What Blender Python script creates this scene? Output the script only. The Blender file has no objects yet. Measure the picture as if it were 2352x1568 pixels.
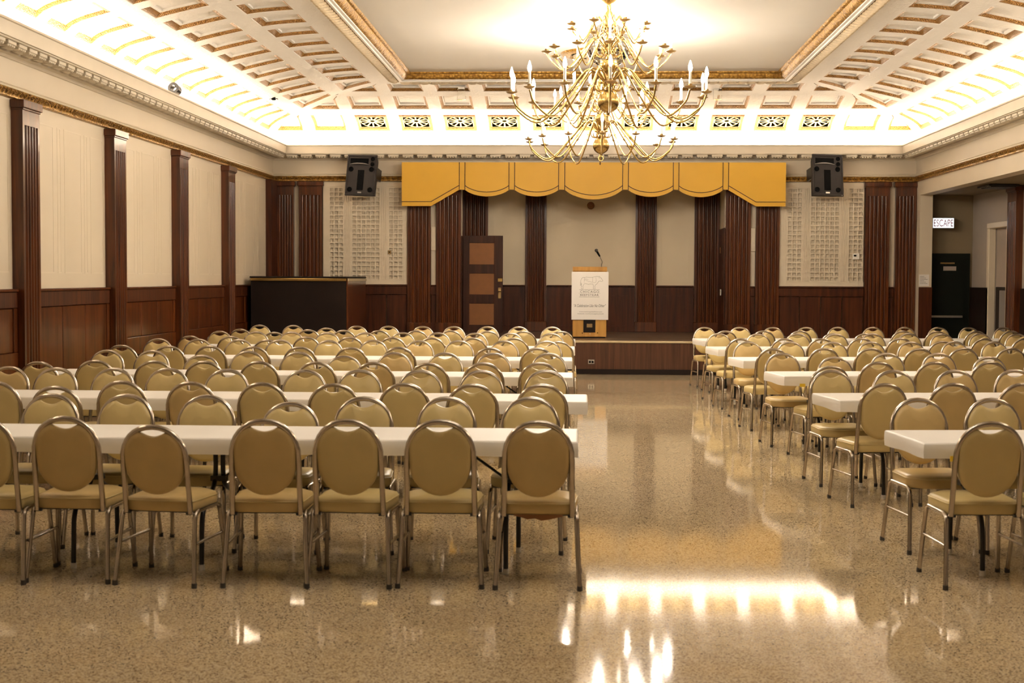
import bpy, math, random
from mathutils import Vector, Matrix

random.seed(7)
SC = bpy.context.scene
COL = SC.collection
PI = math.pi

# ------------------------------------------------------------------ camera
# world axes: x to the right, y into the hall, z up; eye at 1.645 m
EYE = Vector((0.0, 0.0, 1.645))
ROT = ((0.9989048704, -0.0065446101, -0.0463273995),
       (0.0465709118, 0.0439399577, 0.9979481100),
       (0.0044955573, 0.9990127368, -0.0441966262))   # columns: right, up, forward
FPX, PCX, PCY = 3300.0, 1176.0, 784.0
cam_data = bpy.data.cameras.new('camera')
cam = bpy.data.objects.new('camera', cam_data)
COL.objects.link(cam)
mw = Matrix(((ROT[0][0], ROT[0][1], -ROT[0][2], EYE.x),
             (ROT[1][0], ROT[1][1], -ROT[1][2], EYE.y),
             (ROT[2][0], ROT[2][1], -ROT[2][2], EYE.z),
             (0, 0, 0, 1)))
cam.matrix_world = mw
cam_data.sensor_width = 36.0
cam_data.lens = FPX * 36.0 / 2352.0
cam_data.clip_end = 200
cam_data.dof.use_dof = True
cam_data.dof.focus_distance = 19.0
cam_data.dof.aperture_fstop = 5.0
SC.camera = cam


def at(px, py, depth):
    """survey helper: the point of the plane y = depth seen at a photograph pixel"""
    c = ((px - PCX) / FPX, -(py - PCY) / FPX, 1.0)
    d = [sum(ROT[i][k] * c[k] for k in range(3)) for i in range(3)]
    t = depth / d[1]
    return Vector((d[0] * t, depth, EYE.z + d[2] * t))


# ------------------------------------------------------------------ world, exposure
w = bpy.data.worlds.new('world')
SC.world = w
w.use_nodes = True
w.node_tree.nodes['Background'].inputs[0].default_value = (1.0, 0.8, 0.6, 1)
w.node_tree.nodes['Background'].inputs[1].default_value = 0.0
vs = SC.view_settings
vs.view_transform = 'Standard'
vs.look = 'None'
vs.gamma = 1.0
vs.use_curve_mapping = False
vs.exposure = 0.74
SC.cycles.use_denoising = True
SC.cycles.max_bounces = 5
SC.cycles.diffuse_bounces = 3
SC.cycles.glossy_bounces = 2
SC.cycles.transmission_bounces = 4
SC.cycles.caustics_reflective = False
SC.cycles.caustics_refractive = False
SC.cycles.use_adaptive_sampling = True
SC.cycles.adaptive_threshold = 0.15
SC.cycles.sample_clamp_indirect = 6.0

# room dimensions (metres)
XL, XR, ZB, ZF = -5.944, 6.378, 27.7, -4.0     # left wall, right wall, back wall, wall behind the viewer
CX = 0.5 * (XL + XR)
HWAIN = 1.505
HFLAT = 5.16

# ------------------------------------------------------------------ cove lamps (lie in the trough behind the cornice lip)
WARM = (1.0, 0.875, 0.735)
COVE_W_PER_M = 20.0
BULB_STRENGTH = 14.0
BULB_WATT = 8.5


def cove_lamp(name, loc, length, along_y, power, lean):
    l = bpy.data.lights.new(name, 'AREA')
    l.shape = 'RECTANGLE'
    l.size = length
    l.size_y = 0.10
    l.color = WARM
    l.energy = power
    o = bpy.data.objects.new(name, l)
    COL.objects.link(o)
    o.location = loc
    # faces up, leaning towards the wall behind it
    o.matrix_world = Matrix.Translation(loc) @ Matrix.Rotation(lean, 4, 'Y' if along_y else 'X') @ Matrix.Rotation(PI, 4, 'X') @ Matrix.Rotation(PI / 2 if along_y else 0, 4, 'Z')
    return o


for seg in ((6.0, 9.4), (9.5, 14.0), (14.1, 18.5), (18.6, 23.0), (23.1, 27.3)):
    ln = seg[1] - seg[0]
    mid = 0.5 * (seg[0] + seg[1])
    cove_lamp('cove_lamp', (XL + 0.16, mid, 4.03), ln, True, COVE_W_PER_M * ln, -math.radians(44))
    cove_lamp('cove_lamp', (XR - 0.16, mid, 4.03), ln, True, COVE_W_PER_M * ln, math.radians(44))
for seg in ((XL + 0.3, XL + 4.3), (XL + 4.4, XR - 4.4), (XR - 4.3, XR - 0.3)):
    ln = seg[1] - seg[0]
    cove_lamp('cove_lamp', (0.5 * (seg[0] + seg[1]), ZB - 0.16, 4.03), ln, False, COVE_W_PER_M * ln, -math.radians(44))


# ------------------------------------------------------------------ helpers
def put(o, parent=None, label=None, cat=None, group=None, kind=None):
    if parent is not None:
        o.parent = parent
    if label:
        o['label'] = label
    if cat:
        o['category'] = cat
    if group:
        o['group'] = group
    if kind:
        o['kind'] = kind
    return o


def thing(name, label, cat, loc=(0, 0, 0), rz=0.0, group=None):
    o = bpy.data.objects.new(name, None)
    o.empty_display_size = 0.1
    COL.objects.link(o)
    o.location = loc
    o.rotation_euler = (0, 0, rz)
    return put(o, None, label, cat, group)


def copy_tree(o, parent=None):
    c = o.copy()
    COL.objects.link(c)
    c.parent = parent
    for ch in o.children:
        copy_tree(ch, c)
    return c


class MB:
    """collects shapes into one mesh"""

    def __init__(self):
        self.v, self.f, self.m = [], [], []

    def add(self, vs_, fs_, mi=0):
        b = len(self.v)
        self.v += [tuple(p) for p in vs_]
        for f in fs_:
            self.f.append(tuple(i + b for i in f))
            self.m.append(mi)
        return self

    def box(self, x0, x1, y0, y1, z0, z1, mi=0):
        v = [(x0, y0, z0), (x1, y0, z0), (x1, y1, z0), (x0, y1, z0), (x0, y0, z1), (x1, y0, z1), (x1, y1, z1), (x0, y1, z1)]
        return self.add(v, [(0, 3, 2, 1), (4, 5, 6, 7), (0, 1, 5, 4), (1, 2, 6, 5), (2, 3, 7, 6), (3, 0, 4, 7)], mi)

    def bevbox(self, x0, x1, y0, y1, z0, z1, b, mi=0):
        """box with chamfered edges"""
        xs, ys, zs = (x0, x1), (y0, y1), (z0, z1)
        v, idx = [], {}
        for i in (0, 1):
            for j in (0, 1):
                for k in (0, 1):
                    for ax in range(3):
                        p = [xs[i], ys[j], zs[k]]
                        s = [1 if i == 0 else -1, 1 if j == 0 else -1, 1 if k == 0 else -1]
                        for q in range(3):
                            if q != ax:
                                p[q] += b * s[q]
                        idx[(i, j, k, ax)] = len(v)
                        v.append(p)
        f = []
        for i in (0, 1):
            f.append([idx[(i, 0, 0, 0)], idx[(i, 1, 0, 0)], idx[(i, 1, 1, 0)], idx[(i, 0, 1, 0)]])
            f.append([idx[(0, i, 0, 1)], idx[(1, i, 0, 1)], idx[(1, i, 1, 1)], idx[(0, i, 1, 1)]])
            f.append([idx[(0, 0, i, 2)], idx[(1, 0, i, 2)], idx[(1, 1, i, 2)], idx[(0, 1, i, 2)]])
        for i in (0, 1):
            for j in (0, 1):
                f.append([idx[(i, j, 0, 0)], idx[(i, j, 1, 0)], idx[(i, j, 1, 1)], idx[(i, j, 0, 1)]])
                f.append([idx[(i, 0, j, 0)], idx[(i, 1, j, 0)], idx[(i, 1, j, 2)], idx[(i, 0, j, 2)]])
                f.append([idx[(0, i, j, 1)], idx[(1, i, j, 1)], idx[(1, i, j, 2)], idx[(0, i, j, 2)]])
                for k in (0, 1):
                    f.append([idx[(i, j, k, 0)], idx[(i, j, k, 1)], idx[(i, j, k, 2)]])
        return self.add(v, f, mi)

    def tube(self, pts, r, n=8, closed=False, square=False, cap=True, flat=None, mi=0):
        """tube along a polyline with parallel transport; r number or list"""
        P = [Vector(p) for p in pts]
        m = len(P)
        rs = r if isinstance(r, (list, tuple)) else [r] * m
        T = []
        for i in range(m):
            if closed:
                t = P[(i + 1) % m] - P[i - 1]
            else:
                t = P[min(i + 1, m - 1)] - P[max(i - 1, 0)]
            T.append(t.normalized() if t.length > 1e-9 else Vector((0, 0, 1)))
        up = Vector(flat) if flat else (Vector((0, 0, 1)) if abs(T[0].z) < 0.9 else Vector((1, 0, 0)))
        N = (up - T[0] * up.dot(T[0])).normalized()
        vs_, fs_ = [], []
        a0 = PI / 4 if square else 0.0
        k = 4 if square else n
        for i in range(m):
            if i:
                N = (N - T[i] * N.dot(T[i]))
                N = N.normalized() if N.length > 1e-6 else up
            B = T[i].cross(N)
            s = rs[i] * (1.414 if square else 1.0)
            for j in range(k):
                a = a0 + 2 * PI * j / k
                vs_.append(P[i] + (N * math.cos(a) + B * math.sin(a)) * s)
        rng = m if closed else m - 1
        for i in range(rng):
            i2 = (i + 1) % m
            for j in range(k):
                j2 = (j + 1) % k
                fs_.append((i * k + j, i * k + j2, i2 * k + j2, i2 * k + j))
        if cap and not closed:
            fs_.append(tuple(range(k - 1, -1, -1)))
            fs_.append(tuple((m - 1) * k + j for j in range(k)))
        return self.add(vs_, fs_, mi)

    def lathe(self, prof, cx=0, cy=0, n=20, mi=0, gad=0, ga=0.0):
        vs_, fs_ = [], []
        for (r, z) in prof:
            for j in range(n):
                a = 2 * PI * j / n
                rr = r * (1 + (ga * (j % 2) if gad else 0))
                vs_.append((cx + rr * math.cos(a), cy + rr * math.sin(a), z))
        for i in range(len(prof) - 1):
            for j in range(n):
                j2 = (j + 1) % n
                fs_.append((i * n + j, i * n + j2, (i + 1) * n + j2, (i + 1) * n + j))
        return self.add(vs_, fs_, mi)

    def prism(self, poly, y0, y1, mi=0):
        """polygon in x,z extruded from y0 to y1"""
        n = len(poly)
        v = [(p[0], y0, p[1]) for p in poly] + [(p[0], y1, p[1]) for p in poly]
        f = [tuple(range(n)), tuple(range(2 * n - 1, n - 1, -1))]
        for i in range(n):
            j = (i + 1) % n
            f.append((i, i + n, j + n, j))
        return self.add(v, f, mi)

    def grid(self, rows, mi=0, wrap=False):
        """rows: equal-length lists of points"""
        n = len(rows[0])
        v = [p for r in rows for p in r]
        f = []
        for i in range(len(rows) - 1):
            for j in range(n if wrap else n - 1):
                j2 = (j + 1) % n
                f.append((i * n + j, i * n + j2, (i + 1) * n + j2, (i + 1) * n + j))
        return self.add(v, f, mi)

    def mesh(self, name, mats, smooth=False, angle=None):
        me = bpy.data.meshes.new(name)
        me.from_pydata(self.v, [], self.f)
        for m_ in (mats if isinstance(mats, (list, tuple)) else [mats]):
            me.materials.append(m_)
        if any(self.m):
            for p, mi in zip(me.polygons, self.m):
                p.material_index = mi
        if smooth:
            for p in me.polygons:
                p.use_smooth = True
            if angle is not None:
                me.set_sharp_from_angle(angle=math.radians(angle))
        me.update()
        return me

    def build(self, name, mats, parent=None, smooth=False, angle=40, **kw):
        o = bpy.data.objects.new(name, self.mesh(name, mats, smooth, angle))
        COL.objects.link(o)
        return put(o, parent, **kw)


def inst(name, me, parent=None, loc=(0, 0, 0), rot=(0, 0, 0), **kw):
    o = bpy.data.objects.new(name, me)
    COL.objects.link(o)
    o.location = loc
    o.rotation_euler = rot
    return put(o, parent, **kw)


def spline(ctrl, n=6):
    """Catmull-Rom through control points"""
    P = [Vector(c) for c in ctrl]
    P = [P[0] * 2 - P[1]] + P + [P[-1] * 2 - P[-2]]
    out = []
    for i in range(1, len(P) - 2):
        for k in range(n):
            t = k / n
            a, b, c, d = P[i - 1], P[i], P[i + 1], P[i + 2]
            out.append(0.5 * ((2 * b) + (c - a) * t + (2 * a - 5 * b + 4 * c - d) * t * t + (3 * b - a - 3 * c + d) * t ** 3))
    out.append(P[-2])
    return out


# ------------------------------------------------------------------ materials
def nodes_of(name):
    m = bpy.data.materials.new(name)
    m.use_nodes = True
    nt = m.node_tree
    return m, nt, nt.nodes['Principled BSDF']


def setp(b, **kw):
    names = {'base': 'Base Color', 'rough': 'Roughness', 'metal': 'Metallic', 'coat': 'Coat Weight', 'coatr': 'Coat Roughness',
             'trans': 'Transmission Weight', 'ior': 'IOR', 'emit': 'Emission Color', 'estr': 'Emission Strength', 'spec': 'Specular IOR Level'}
    for k, v in kw.items():
        if k in ('base', 'emit'):
            v = (v[0], v[1], v[2], 1)
        b.inputs[names[k]].default_value = v


def simple(name, base, rough=0.5, var=0.06, scale=3.0, bump=0.0, bscale=60.0, **kw):
    """paint-like material: base colour with a soft procedural mottling and optional fine relief"""
    m, nt, b = nodes_of(name)
    setp(b, base=base, rough=rough, **kw)
    tc = nt.nodes.new('ShaderNodeTexCoord')
    no = nt.nodes.new('ShaderNodeTexNoise')
    no.inputs['Scale'].default_value = scale
    no.inputs['Detail'].default_value = 2
    nt.links.new(tc.outputs['Object'], no.inputs['Vector'])
    rp = nt.nodes.new('ShaderNodeValToRGB')
    rp.color_ramp.elements[0].position = 0.3
    rp.color_ramp.elements[1].position = 0.7
    rp.color_ramp.elements[0].color = tuple(c * (1 - var) for c in base) + (1,)
    rp.color_ramp.elements[1].color = tuple(min(1, c * (1 + var)) for c in base) + (1,)
    nt.links.new(no.outputs['Fac'], rp.inputs['Fac'])
    nt.links.new(rp.outputs['Color'], b.inputs['Base Color'])
    if bump:
        n2 = nt.nodes.new('ShaderNodeTexNoise')
        n2.inputs['Scale'].default_value = bscale
        n2.inputs['Detail'].default_value = 3
        nt.links.new(tc.outputs['Object'], n2.inputs['Vector'])
        bp = nt.nodes.new('ShaderNodeBump')
        bp.inputs['Strength'].default_value = bump
        bp.inputs['Distance'].default_value = 0.02
        nt.links.new(n2.outputs['Fac'], bp.inputs['Height'])
        nt.links.new(bp.outputs['Normal'], b.inputs['Normal'])
    return m


def wood(name, dark, light, rough=0.32, coat=0.35, scale=(14, 14, 0.9), spec=0.3):
    m, nt, b = nodes_of(name)
    setp(b, rough=rough, coat=coat, coatr=0.10, spec=spec)
    tc = nt.nodes.new('ShaderNodeTexCoord')
    mp = nt.nodes.new('ShaderNodeMapping')
    mp.inputs['Scale'].default_value = scale
    nt.links.new(tc.outputs['Object'], mp.inputs['Vector'])
    n1 = nt.nodes.new('ShaderNodeTexNoise')
    n1.inputs['Scale'].default_value = 1.0
    n1.inputs['Detail'].default_value = 4
    n1.inputs['Distortion'].default_value = 0.6
    nt.links.new(mp.outputs['Vector'], n1.inputs['Vector'])
    rp = nt.nodes.new('ShaderNodeValToRGB')
    rp.color_ramp.elements[0].position = 0.33
    rp.color_ramp.elements[1].position = 0.72
    rp.color_ramp.elements[0].color = tuple(dark) + (1,)
    rp.color_ramp.elements[1].color = tuple(light) + (1,)
    nt.links.new(n1.outputs['Fac'], rp.inputs['Fac'])
    nt.links.new(rp.outputs['Color'], b.inputs['Base Color'])
    return m


def ornate(name, base, dark, metal=0.0, rough=0.4, scale=26.0, strength=0.7):
    """gilt / plaster ornament: cellular relief with a darker colour in the hollows"""
    m, nt, b = nodes_of(name)
    setp(b, rough=rough, metal=metal)
    tc = nt.nodes.new('ShaderNodeTexCoord')
    vo = nt.nodes.new('ShaderNodeTexVoronoi')
    vo.inputs['Scale'].default_value = scale
    nt.links.new(tc.outputs['Object'], vo.inputs['Vector'])
    rp = nt.nodes.new('ShaderNodeValToRGB')
    rp.color_ramp.elements[0].position = 0.15
    rp.color_ramp.elements[1].position = 0.75
    rp.color_ramp.elements[0].color = tuple(base) + (1,)
    rp.color_ramp.elements[1].color = tuple(dark) + (1,)
    nt.links.new(vo.outputs['Distance'], rp.inputs['Fac'])
    nt.links.new(rp.outputs['Color'], b.inputs['Base Color'])
    bp = nt.nodes.new('ShaderNodeBump')
    bp.inputs['Strength'].default_value = strength
    bp.inputs['Distance'].default_value = 0.02
    bp.invert = True
    nt.links.new(vo.outputs['Distance'], bp.inputs['Height'])
    nt.links.new(bp.outputs['Normal'], b.inputs['Normal'])
    return m


def terrazzo():
    m, nt, b = nodes_of('terrazzo')
    setp(b, rough=0.058, spec=0.38)
    tc = nt.nodes.new('ShaderNodeTexCoord')
    base = (0.68, 0.54, 0.335)
    v1 = nt.nodes.new('ShaderNodeTexVoronoi')
    v1.inputs['Scale'].default_value = 155.0
    nt.links.new(tc.outputs['Object'], v1.inputs['Vector'])
    sep = nt.nodes.new('ShaderNodeSeparateColor')
    nt.links.new(v1.outputs['Color'], sep.inputs['Color'])
    r1 = nt.nodes.new('ShaderNodeValToRGB')
    r1.color_ramp.interpolation = 'CONSTANT'
    els = r1.color_ramp.elements
    els[0].position, els[0].color = 0.0, (0.17, 0.105, 0.058, 1)
    els[1].position, els[1].color = 0.12, (0.38, 0.275, 0.165, 1)
    for pos, c in ((0.27, (0.60, 0.465, 0.28)), (0.5, base), (0.8, (0.74, 0.61, 0.42))):
        e = els.new(pos)
        e.color = c + (1,)
    nt.links.new(sep.outputs[0], r1.inputs['Fac'])
    no = nt.nodes.new('ShaderNodeTexNoise')
    no.inputs['Scale'].default_value = 0.9
    no.inputs['Detail'].default_value = 3
    nt.links.new(tc.outputs['Object'], no.inputs['Vector'])
    r2 = nt.nodes.new('ShaderNodeValToRGB')
    r2.color_ramp.elements[0].color = (0.9, 0.88, 0.84, 1)
    r2.color_ramp.elements[1].color = (1.06, 1.06, 1.06, 1)
    nt.links.new(no.outputs['Fac'], r2.inputs['Fac'])
    mx = nt.nodes.new('ShaderNodeMix')
    mx.data_type = 'RGBA'
    mx.blend_type = 'MULTIPLY'
    mx.inputs[0].default_value = 1.0
    nt.links.new(r1.outputs['Color'], mx.inputs[6])
    nt.links.new(r2.outputs['Color'], mx.inputs[7])
    nt.links.new(mx.outputs[2], b.inputs['Base Color'])
    return m


def emitter(name, col, strength):
    m, nt, b = nodes_of(name)
    setp(b, base=(0.9, 0.85, 0.75), emit=col, estr=strength, rough=0.4)
    return m


M = {}
M['floor'] = terrazzo()
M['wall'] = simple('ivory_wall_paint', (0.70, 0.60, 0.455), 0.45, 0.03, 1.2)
M['mould'] = simple('ivory_moulding_paint', (0.73, 0.63, 0.48), 0.4, 0.02, 2.0)
M['cornice'] = simple('cornice_paint', (0.72, 0.635, 0.50), 0.4, 0.03, 3.0)
M['ceiling'] = simple('ceiling_paint', (0.68, 0.645, 0.58), 0.5, 0.02, 1.0)
M['plaster'] = simple('rough_ceiling_plaster', (0.77, 0.73, 0.67), 0.42, 0.02, 2.0, 0.35, 24)
M['gilt'] = ornate('gilt_ornament', (0.38, 0.185, 0.028), (0.20, 0.09, 0.012), 0.25, 0.36, 64.0, 0.8)
M['giltband'] = ornate('gilt_band', (0.60, 0.35, 0.075), (0.25, 0.12, 0.02), 0.35, 0.32, 24.0, 0.5)
M['leaf'] = simple('silvered_leaf', (0.74, 0.62, 0.44), 0.3, 0.08, 20, metal=0.35)
M['mahogany'] = wood('mahogany', (0.045, 0.011, 0.003), (0.140, 0.036, 0.007), 0.28, 0.35)
M['darkwood'] = wood('dark_wainscot_wood', (0.035, 0.010, 0.004), (0.10, 0.027, 0.008), 0.42, 0.06, spec=0.2)
M['blackwood'] = simple('near_black_wood', (0.010, 0.005, 0.003), 0.55, 0.15, 4, spec=0.2)
M['shadowgap'] = simple('painted_recess_shade', (0.02, 0.012, 0.008), 0.8, 0.1, 4)  # near-black colour puts the shade of gaps and recesses into the boards
M['vinyl'] = simple('beige_vinyl', (0.62, 0.475, 0.205), 0.38, 0.05, 5.0)
M['vinylw'] = simple('worn_beige_vinyl', (0.60, 0.43, 0.18), 0.40, 0.07, 6.0)
M['piping'] = simple('vinyl_piping', (0.64, 0.50, 0.22), 0.35, 0.03)
M['chrome'] = simple('nickel_tube', (0.50, 0.44, 0.375), 0.2, 0.08, 14, metal=1.0)
M['rubber'] = simple('dark_rubber', (0.05, 0.042, 0.035), 0.7, 0.1)
M['paper'] = simple('white_table_paper', (0.86, 0.82, 0.77), 0.5, 0.015, 3)
M['tape'] = simple('yellow_tape', (0.80, 0.55, 0.04), 0.45, 0.03)
M['tabletop'] = simple('brown_table_laminate', (0.22, 0.13, 0.07), 0.5, 0.1)
M['blackmetal'] = simple('black_metal', (0.012, 0.011, 0.010), 0.35, 0.1)
M['brass'] = simple('polished_brass', (0.46, 0.31, 0.11), 0.26, 0.05, 6, metal=1.0)
M['darkbrass'] = simple('tarnished_brass', (0.40, 0.28, 0.13), 0.3, 0.1, 8, metal=1.0)
M['candle'] = simple('candle_sleeve', (0.88, 0.83, 0.72), 0.5, 0.01)
M['bulb'] = emitter('lit_bulb', (1.0, 0.88, 0.735), BULB_STRENGTH)
M['bulb'].cycles.emission_sampling = 'NONE'
M['yellow'] = simple('mustard_board', (0.69, 0.385, 0.024), 0.5, 0.03, 1.5)
M['pipingblk'] = simple('black_braid', (0.035, 0.014, 0.008), 0.6, 0.05)
M['speaker'] = simple('charcoal_plastic', (0.030, 0.024, 0.022), 0.6, 0.06, 6, spec=0.25)
M['black'] = simple('matt_black', (0.004, 0.004, 0.004), 0.9, 0.05, spec=0.1)
M['greyplastic'] = simple('grey_plastic', (0.24, 0.22, 0.20), 0.4, 0.05)
M['oak'] = wood('golden_oak', (0.44, 0.215, 0.045), (0.60, 0.32, 0.075), 0.4, 0.2)
M['poster'] = simple('white_card', (0.87, 0.83, 0.78), 0.45, 0.01)
M['ink'] = simple('printed_ink', (0.10, 0.085, 0.075), 0.6, 0.02)
M['inklight'] = simple('printed_grey_ink', (0.25, 0.225, 0.2), 0.6, 0.02)
M['cork'] = simple('rust_brown_panel', (0.23, 0.085, 0.017), 0.6, 0.05, 8)
M['doorwood'] = wood('dark_door_wood', (0.030, 0.010, 0.005), (0.062, 0.020, 0.009), 0.45, 0.05, spec=0.2)
M['nosing'] = simple('pale_nosing', (0.50, 0.40, 0.24), 0.4, 0.05)
M['stagefloor'] = wood('stage_boards', (0.085, 0.048, 0.025), (0.16, 0.095, 0.05), 0.3, 0.3, (1.2, 14, 14))
M['stagefront'] = wood('stage_front_wood', (0.045, 0.017, 0.008), (0.095, 0.037, 0.017), 0.42, 0.1, (30, 30, 1.0))
M['stagewall'] = simple('stage_wall_paint', (0.80, 0.675, 0.475), 0.6, 0.03, 1.2)
M['olive'] = simple('dimmed_alcove_paint', (0.24, 0.18, 0.10), 0.6, 0.04, 1.2)  # colour darkened to carry the aisle's lack of light
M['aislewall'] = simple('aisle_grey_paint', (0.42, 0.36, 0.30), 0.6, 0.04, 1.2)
M['greendoor'] = simple('black_green_door', (0.007, 0.009, 0.006), 0.5, 0.05, spec=0.15)
M['greydoor'] = simple('grey_door_paint', (0.40, 0.33, 0.27), 0.5, 0.04)
M['white'] = simple('white_plastic', (0.82, 0.78, 0.70), 0.4, 0.02)
M['steel'] = simple('brushed_steel', (0.55, 0.52, 0.48), 0.35, 0.06, metal=1.0)
M['signglow'] = emitter('sign_glow', (0.90, 0.92, 1.0), 0.9)
M['red'] = simple('red_lettering', (0.30, 0.015, 0.015), 0.5, 0.02)
m_, nt_, b_ = nodes_of('clear_acrylic')
setp(b_, base=(0.95, 0.95, 0.92), rough=0.05, trans=1.0, ior=1.2)
M['acrylic'] = m_
m_, nt_, b_ = nodes_of('mirror_tile')
setp(b_, base=(0.85, 0.85, 0.85), rough=0.04, metal=1.0)
M['mirror'] = m_

# ================================================================== the setting
fl = MB().box(XL - 0.4, 9.0, ZF, 29.6, -0.2, 0.0).build('floor', M['floor'], kind='structure')

# ---- wall_left with wainscot and panel mouldings
wall_left = MB().box(XL - 0.3, XL, ZF, ZB + 0.3, 0, 3.98).build('wall_left', M['wall'], kind='structure')
PIL_Y = [15.08, 18.05, 21.0, 23.92]
BAYS = [(12.3, 14.83), (15.33, 17.80), (18.30, 20.75), (21.25, 23.67), (24.17, 27.05)]
for bi, (y0, y1) in enumerate(BAYS):
    x = XL
    full = bi == 1
    MB().bevbox(x, x + 0.075, y0, y1, HWAIN - 0.03, HWAIN, 0.008).build('wainscot_cap', M['mahogany'], wall_left)
    MB().bevbox(x, x + 0.06, y0, y1, HWAIN - 0.20, HWAIN - 0.032, 0.006).build('wainscot_rail', M['darkwood'], wall_left)
    zb0 = 0.12 if full else 0.84
    n = 3
    st = 0.09
    wd = (y1 - y0 - 2 * st) / n
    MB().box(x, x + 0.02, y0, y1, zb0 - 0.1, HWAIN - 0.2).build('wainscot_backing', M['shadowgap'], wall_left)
    for s in (y0, y1 - st):
        MB().bevbox(x, x + 0.055, s, s + st, zb0, HWAIN - 0.203, 0.005).build('wainscot_stile', M['mahogany'], wall_left)
    for k in range(n):
        a = y0 + st + k * wd
        MB().bevbox(x, x + 0.042, a + 0.006, a + wd - 0.006, zb0, HWAIN - 0.203, 0.008).build('wainscot_board', M['mahogany'], wall_left)
    if not full:
        MB().bevbox(x, x + 0.062, y0, y1, 0.60, 0.838, 0.008).build('wainscot_rail', M['mahogany'], wall_left)
        MB().box(x, x + 0.012, y0, y1, 0.0, 0.60).build('recess_board', M['shadowgap'], wall_left)  # flush dark sheet stands in for the shaded recess
    else:
        MB().bevbox(x, x + 0.06, y0, y1, 0.0, 0.12, 0.006).build('baseboard', M['darkwood'], wall_left)
    # painted panels above the wainscot: three fields with narrow strips between
    L = y1 - y0
    for (a, b) in ((0.05, 0.29), (0.34, 0.385), (0.43, 0.66), (0.70, 0.745), (0.79, 0.97)):
        p0, p1 = y0 + a * L, y0 + b * L
        z0, z1 = HWAIN + 0.17, 3.33
        fr = MB()
        t, e = 0.016, 0.0022
        fr.box(XL, XL + e, p0, p0 + t, z0, z1)
        fr.box(XL, XL + e, p1 - t, p1, z0, z1)
        fr.box(XL, XL + e, p0 + t, p1 - t, z1 - t, z1)
        fr.box(XL, XL + e, p0 + t, p1 - t, z0, z0 + t)
        fr.build('panel_moulding', M['mould'], wall_left)
MB().box(XL, XL + 0.11, 27.08, ZB, 0.0, 3.49).build('corner_board', M['darkwood'], wall_left)
MB().box(XL, XL + 0.06, 10.0, 12.3, 0.0, HWAIN).build('wainscot_board', M['mahogany'], wall_left)

# ---- wall_back: two flanks and the header over the stage opening
SJL, SJR, SHEAD = -2.27, 2.778, 3.50
wb = MB()
wb.box(XL - 0.3, SJL, ZB, ZB + 0.28, 0, 3.98)
wb.box(SJR, XR + 0.24, ZB, ZB + 0.28, 0, 3.98)
wb.box(SJL, SJR, ZB, ZB + 0.28, SHEAD, 3.98)
wall_back = wb.build('wall_back', M['wall'], kind='structure')


def back_wainscot(x0, x1, n):
    MB().bevbox(x0, x1, ZB - 0.07, ZB, HWAIN - 0.03, HWAIN, 0.008).build('wainscot_cap', M['darkwood'], wall_back)
    MB().bevbox(x0, x1, ZB - 0.055, ZB, HWAIN - 0.19, HWAIN - 0.032, 0.006).build('wainscot_rail', M['darkwood'], wall_back)
    wd = (x1 - x0) / n
    for k in range(n):
        MB().bevbox(x0 + k * wd + 0.005, x0 + (k + 1) * wd - 0.005, ZB - 0.04, ZB, 0.0, HWAIN - 0.193, 0.008).build('wainscot_board', M['darkwood'], wall_back)


back_wainscot(-5.51, -5.41, 1)
back_wainscot(-4.95, -3.31, 4)
back_wainscot(-2.86, -2.75, 1)
back_wainscot(3.26, 3.355, 1)
back_wainscot(3.805, 5.415, 4)
back_wainscot(5.87, 5.98, 1)
# narrow painted strips with a shallow box cover between the paired pilasters
for xa in (-2.855, 3.262):
    MB().bevbox(xa, xa + 0.095, ZB - 0.06, ZB, 2.17, 2.62, 0.006).build('strip_cover', M['mould'], wall_back)
    MB().box(xa + 0.004, xa + 0.091, ZB - 0.03, ZB, HWAIN, 2.17).build('strip_cover', M['mould'], wall_back)

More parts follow.
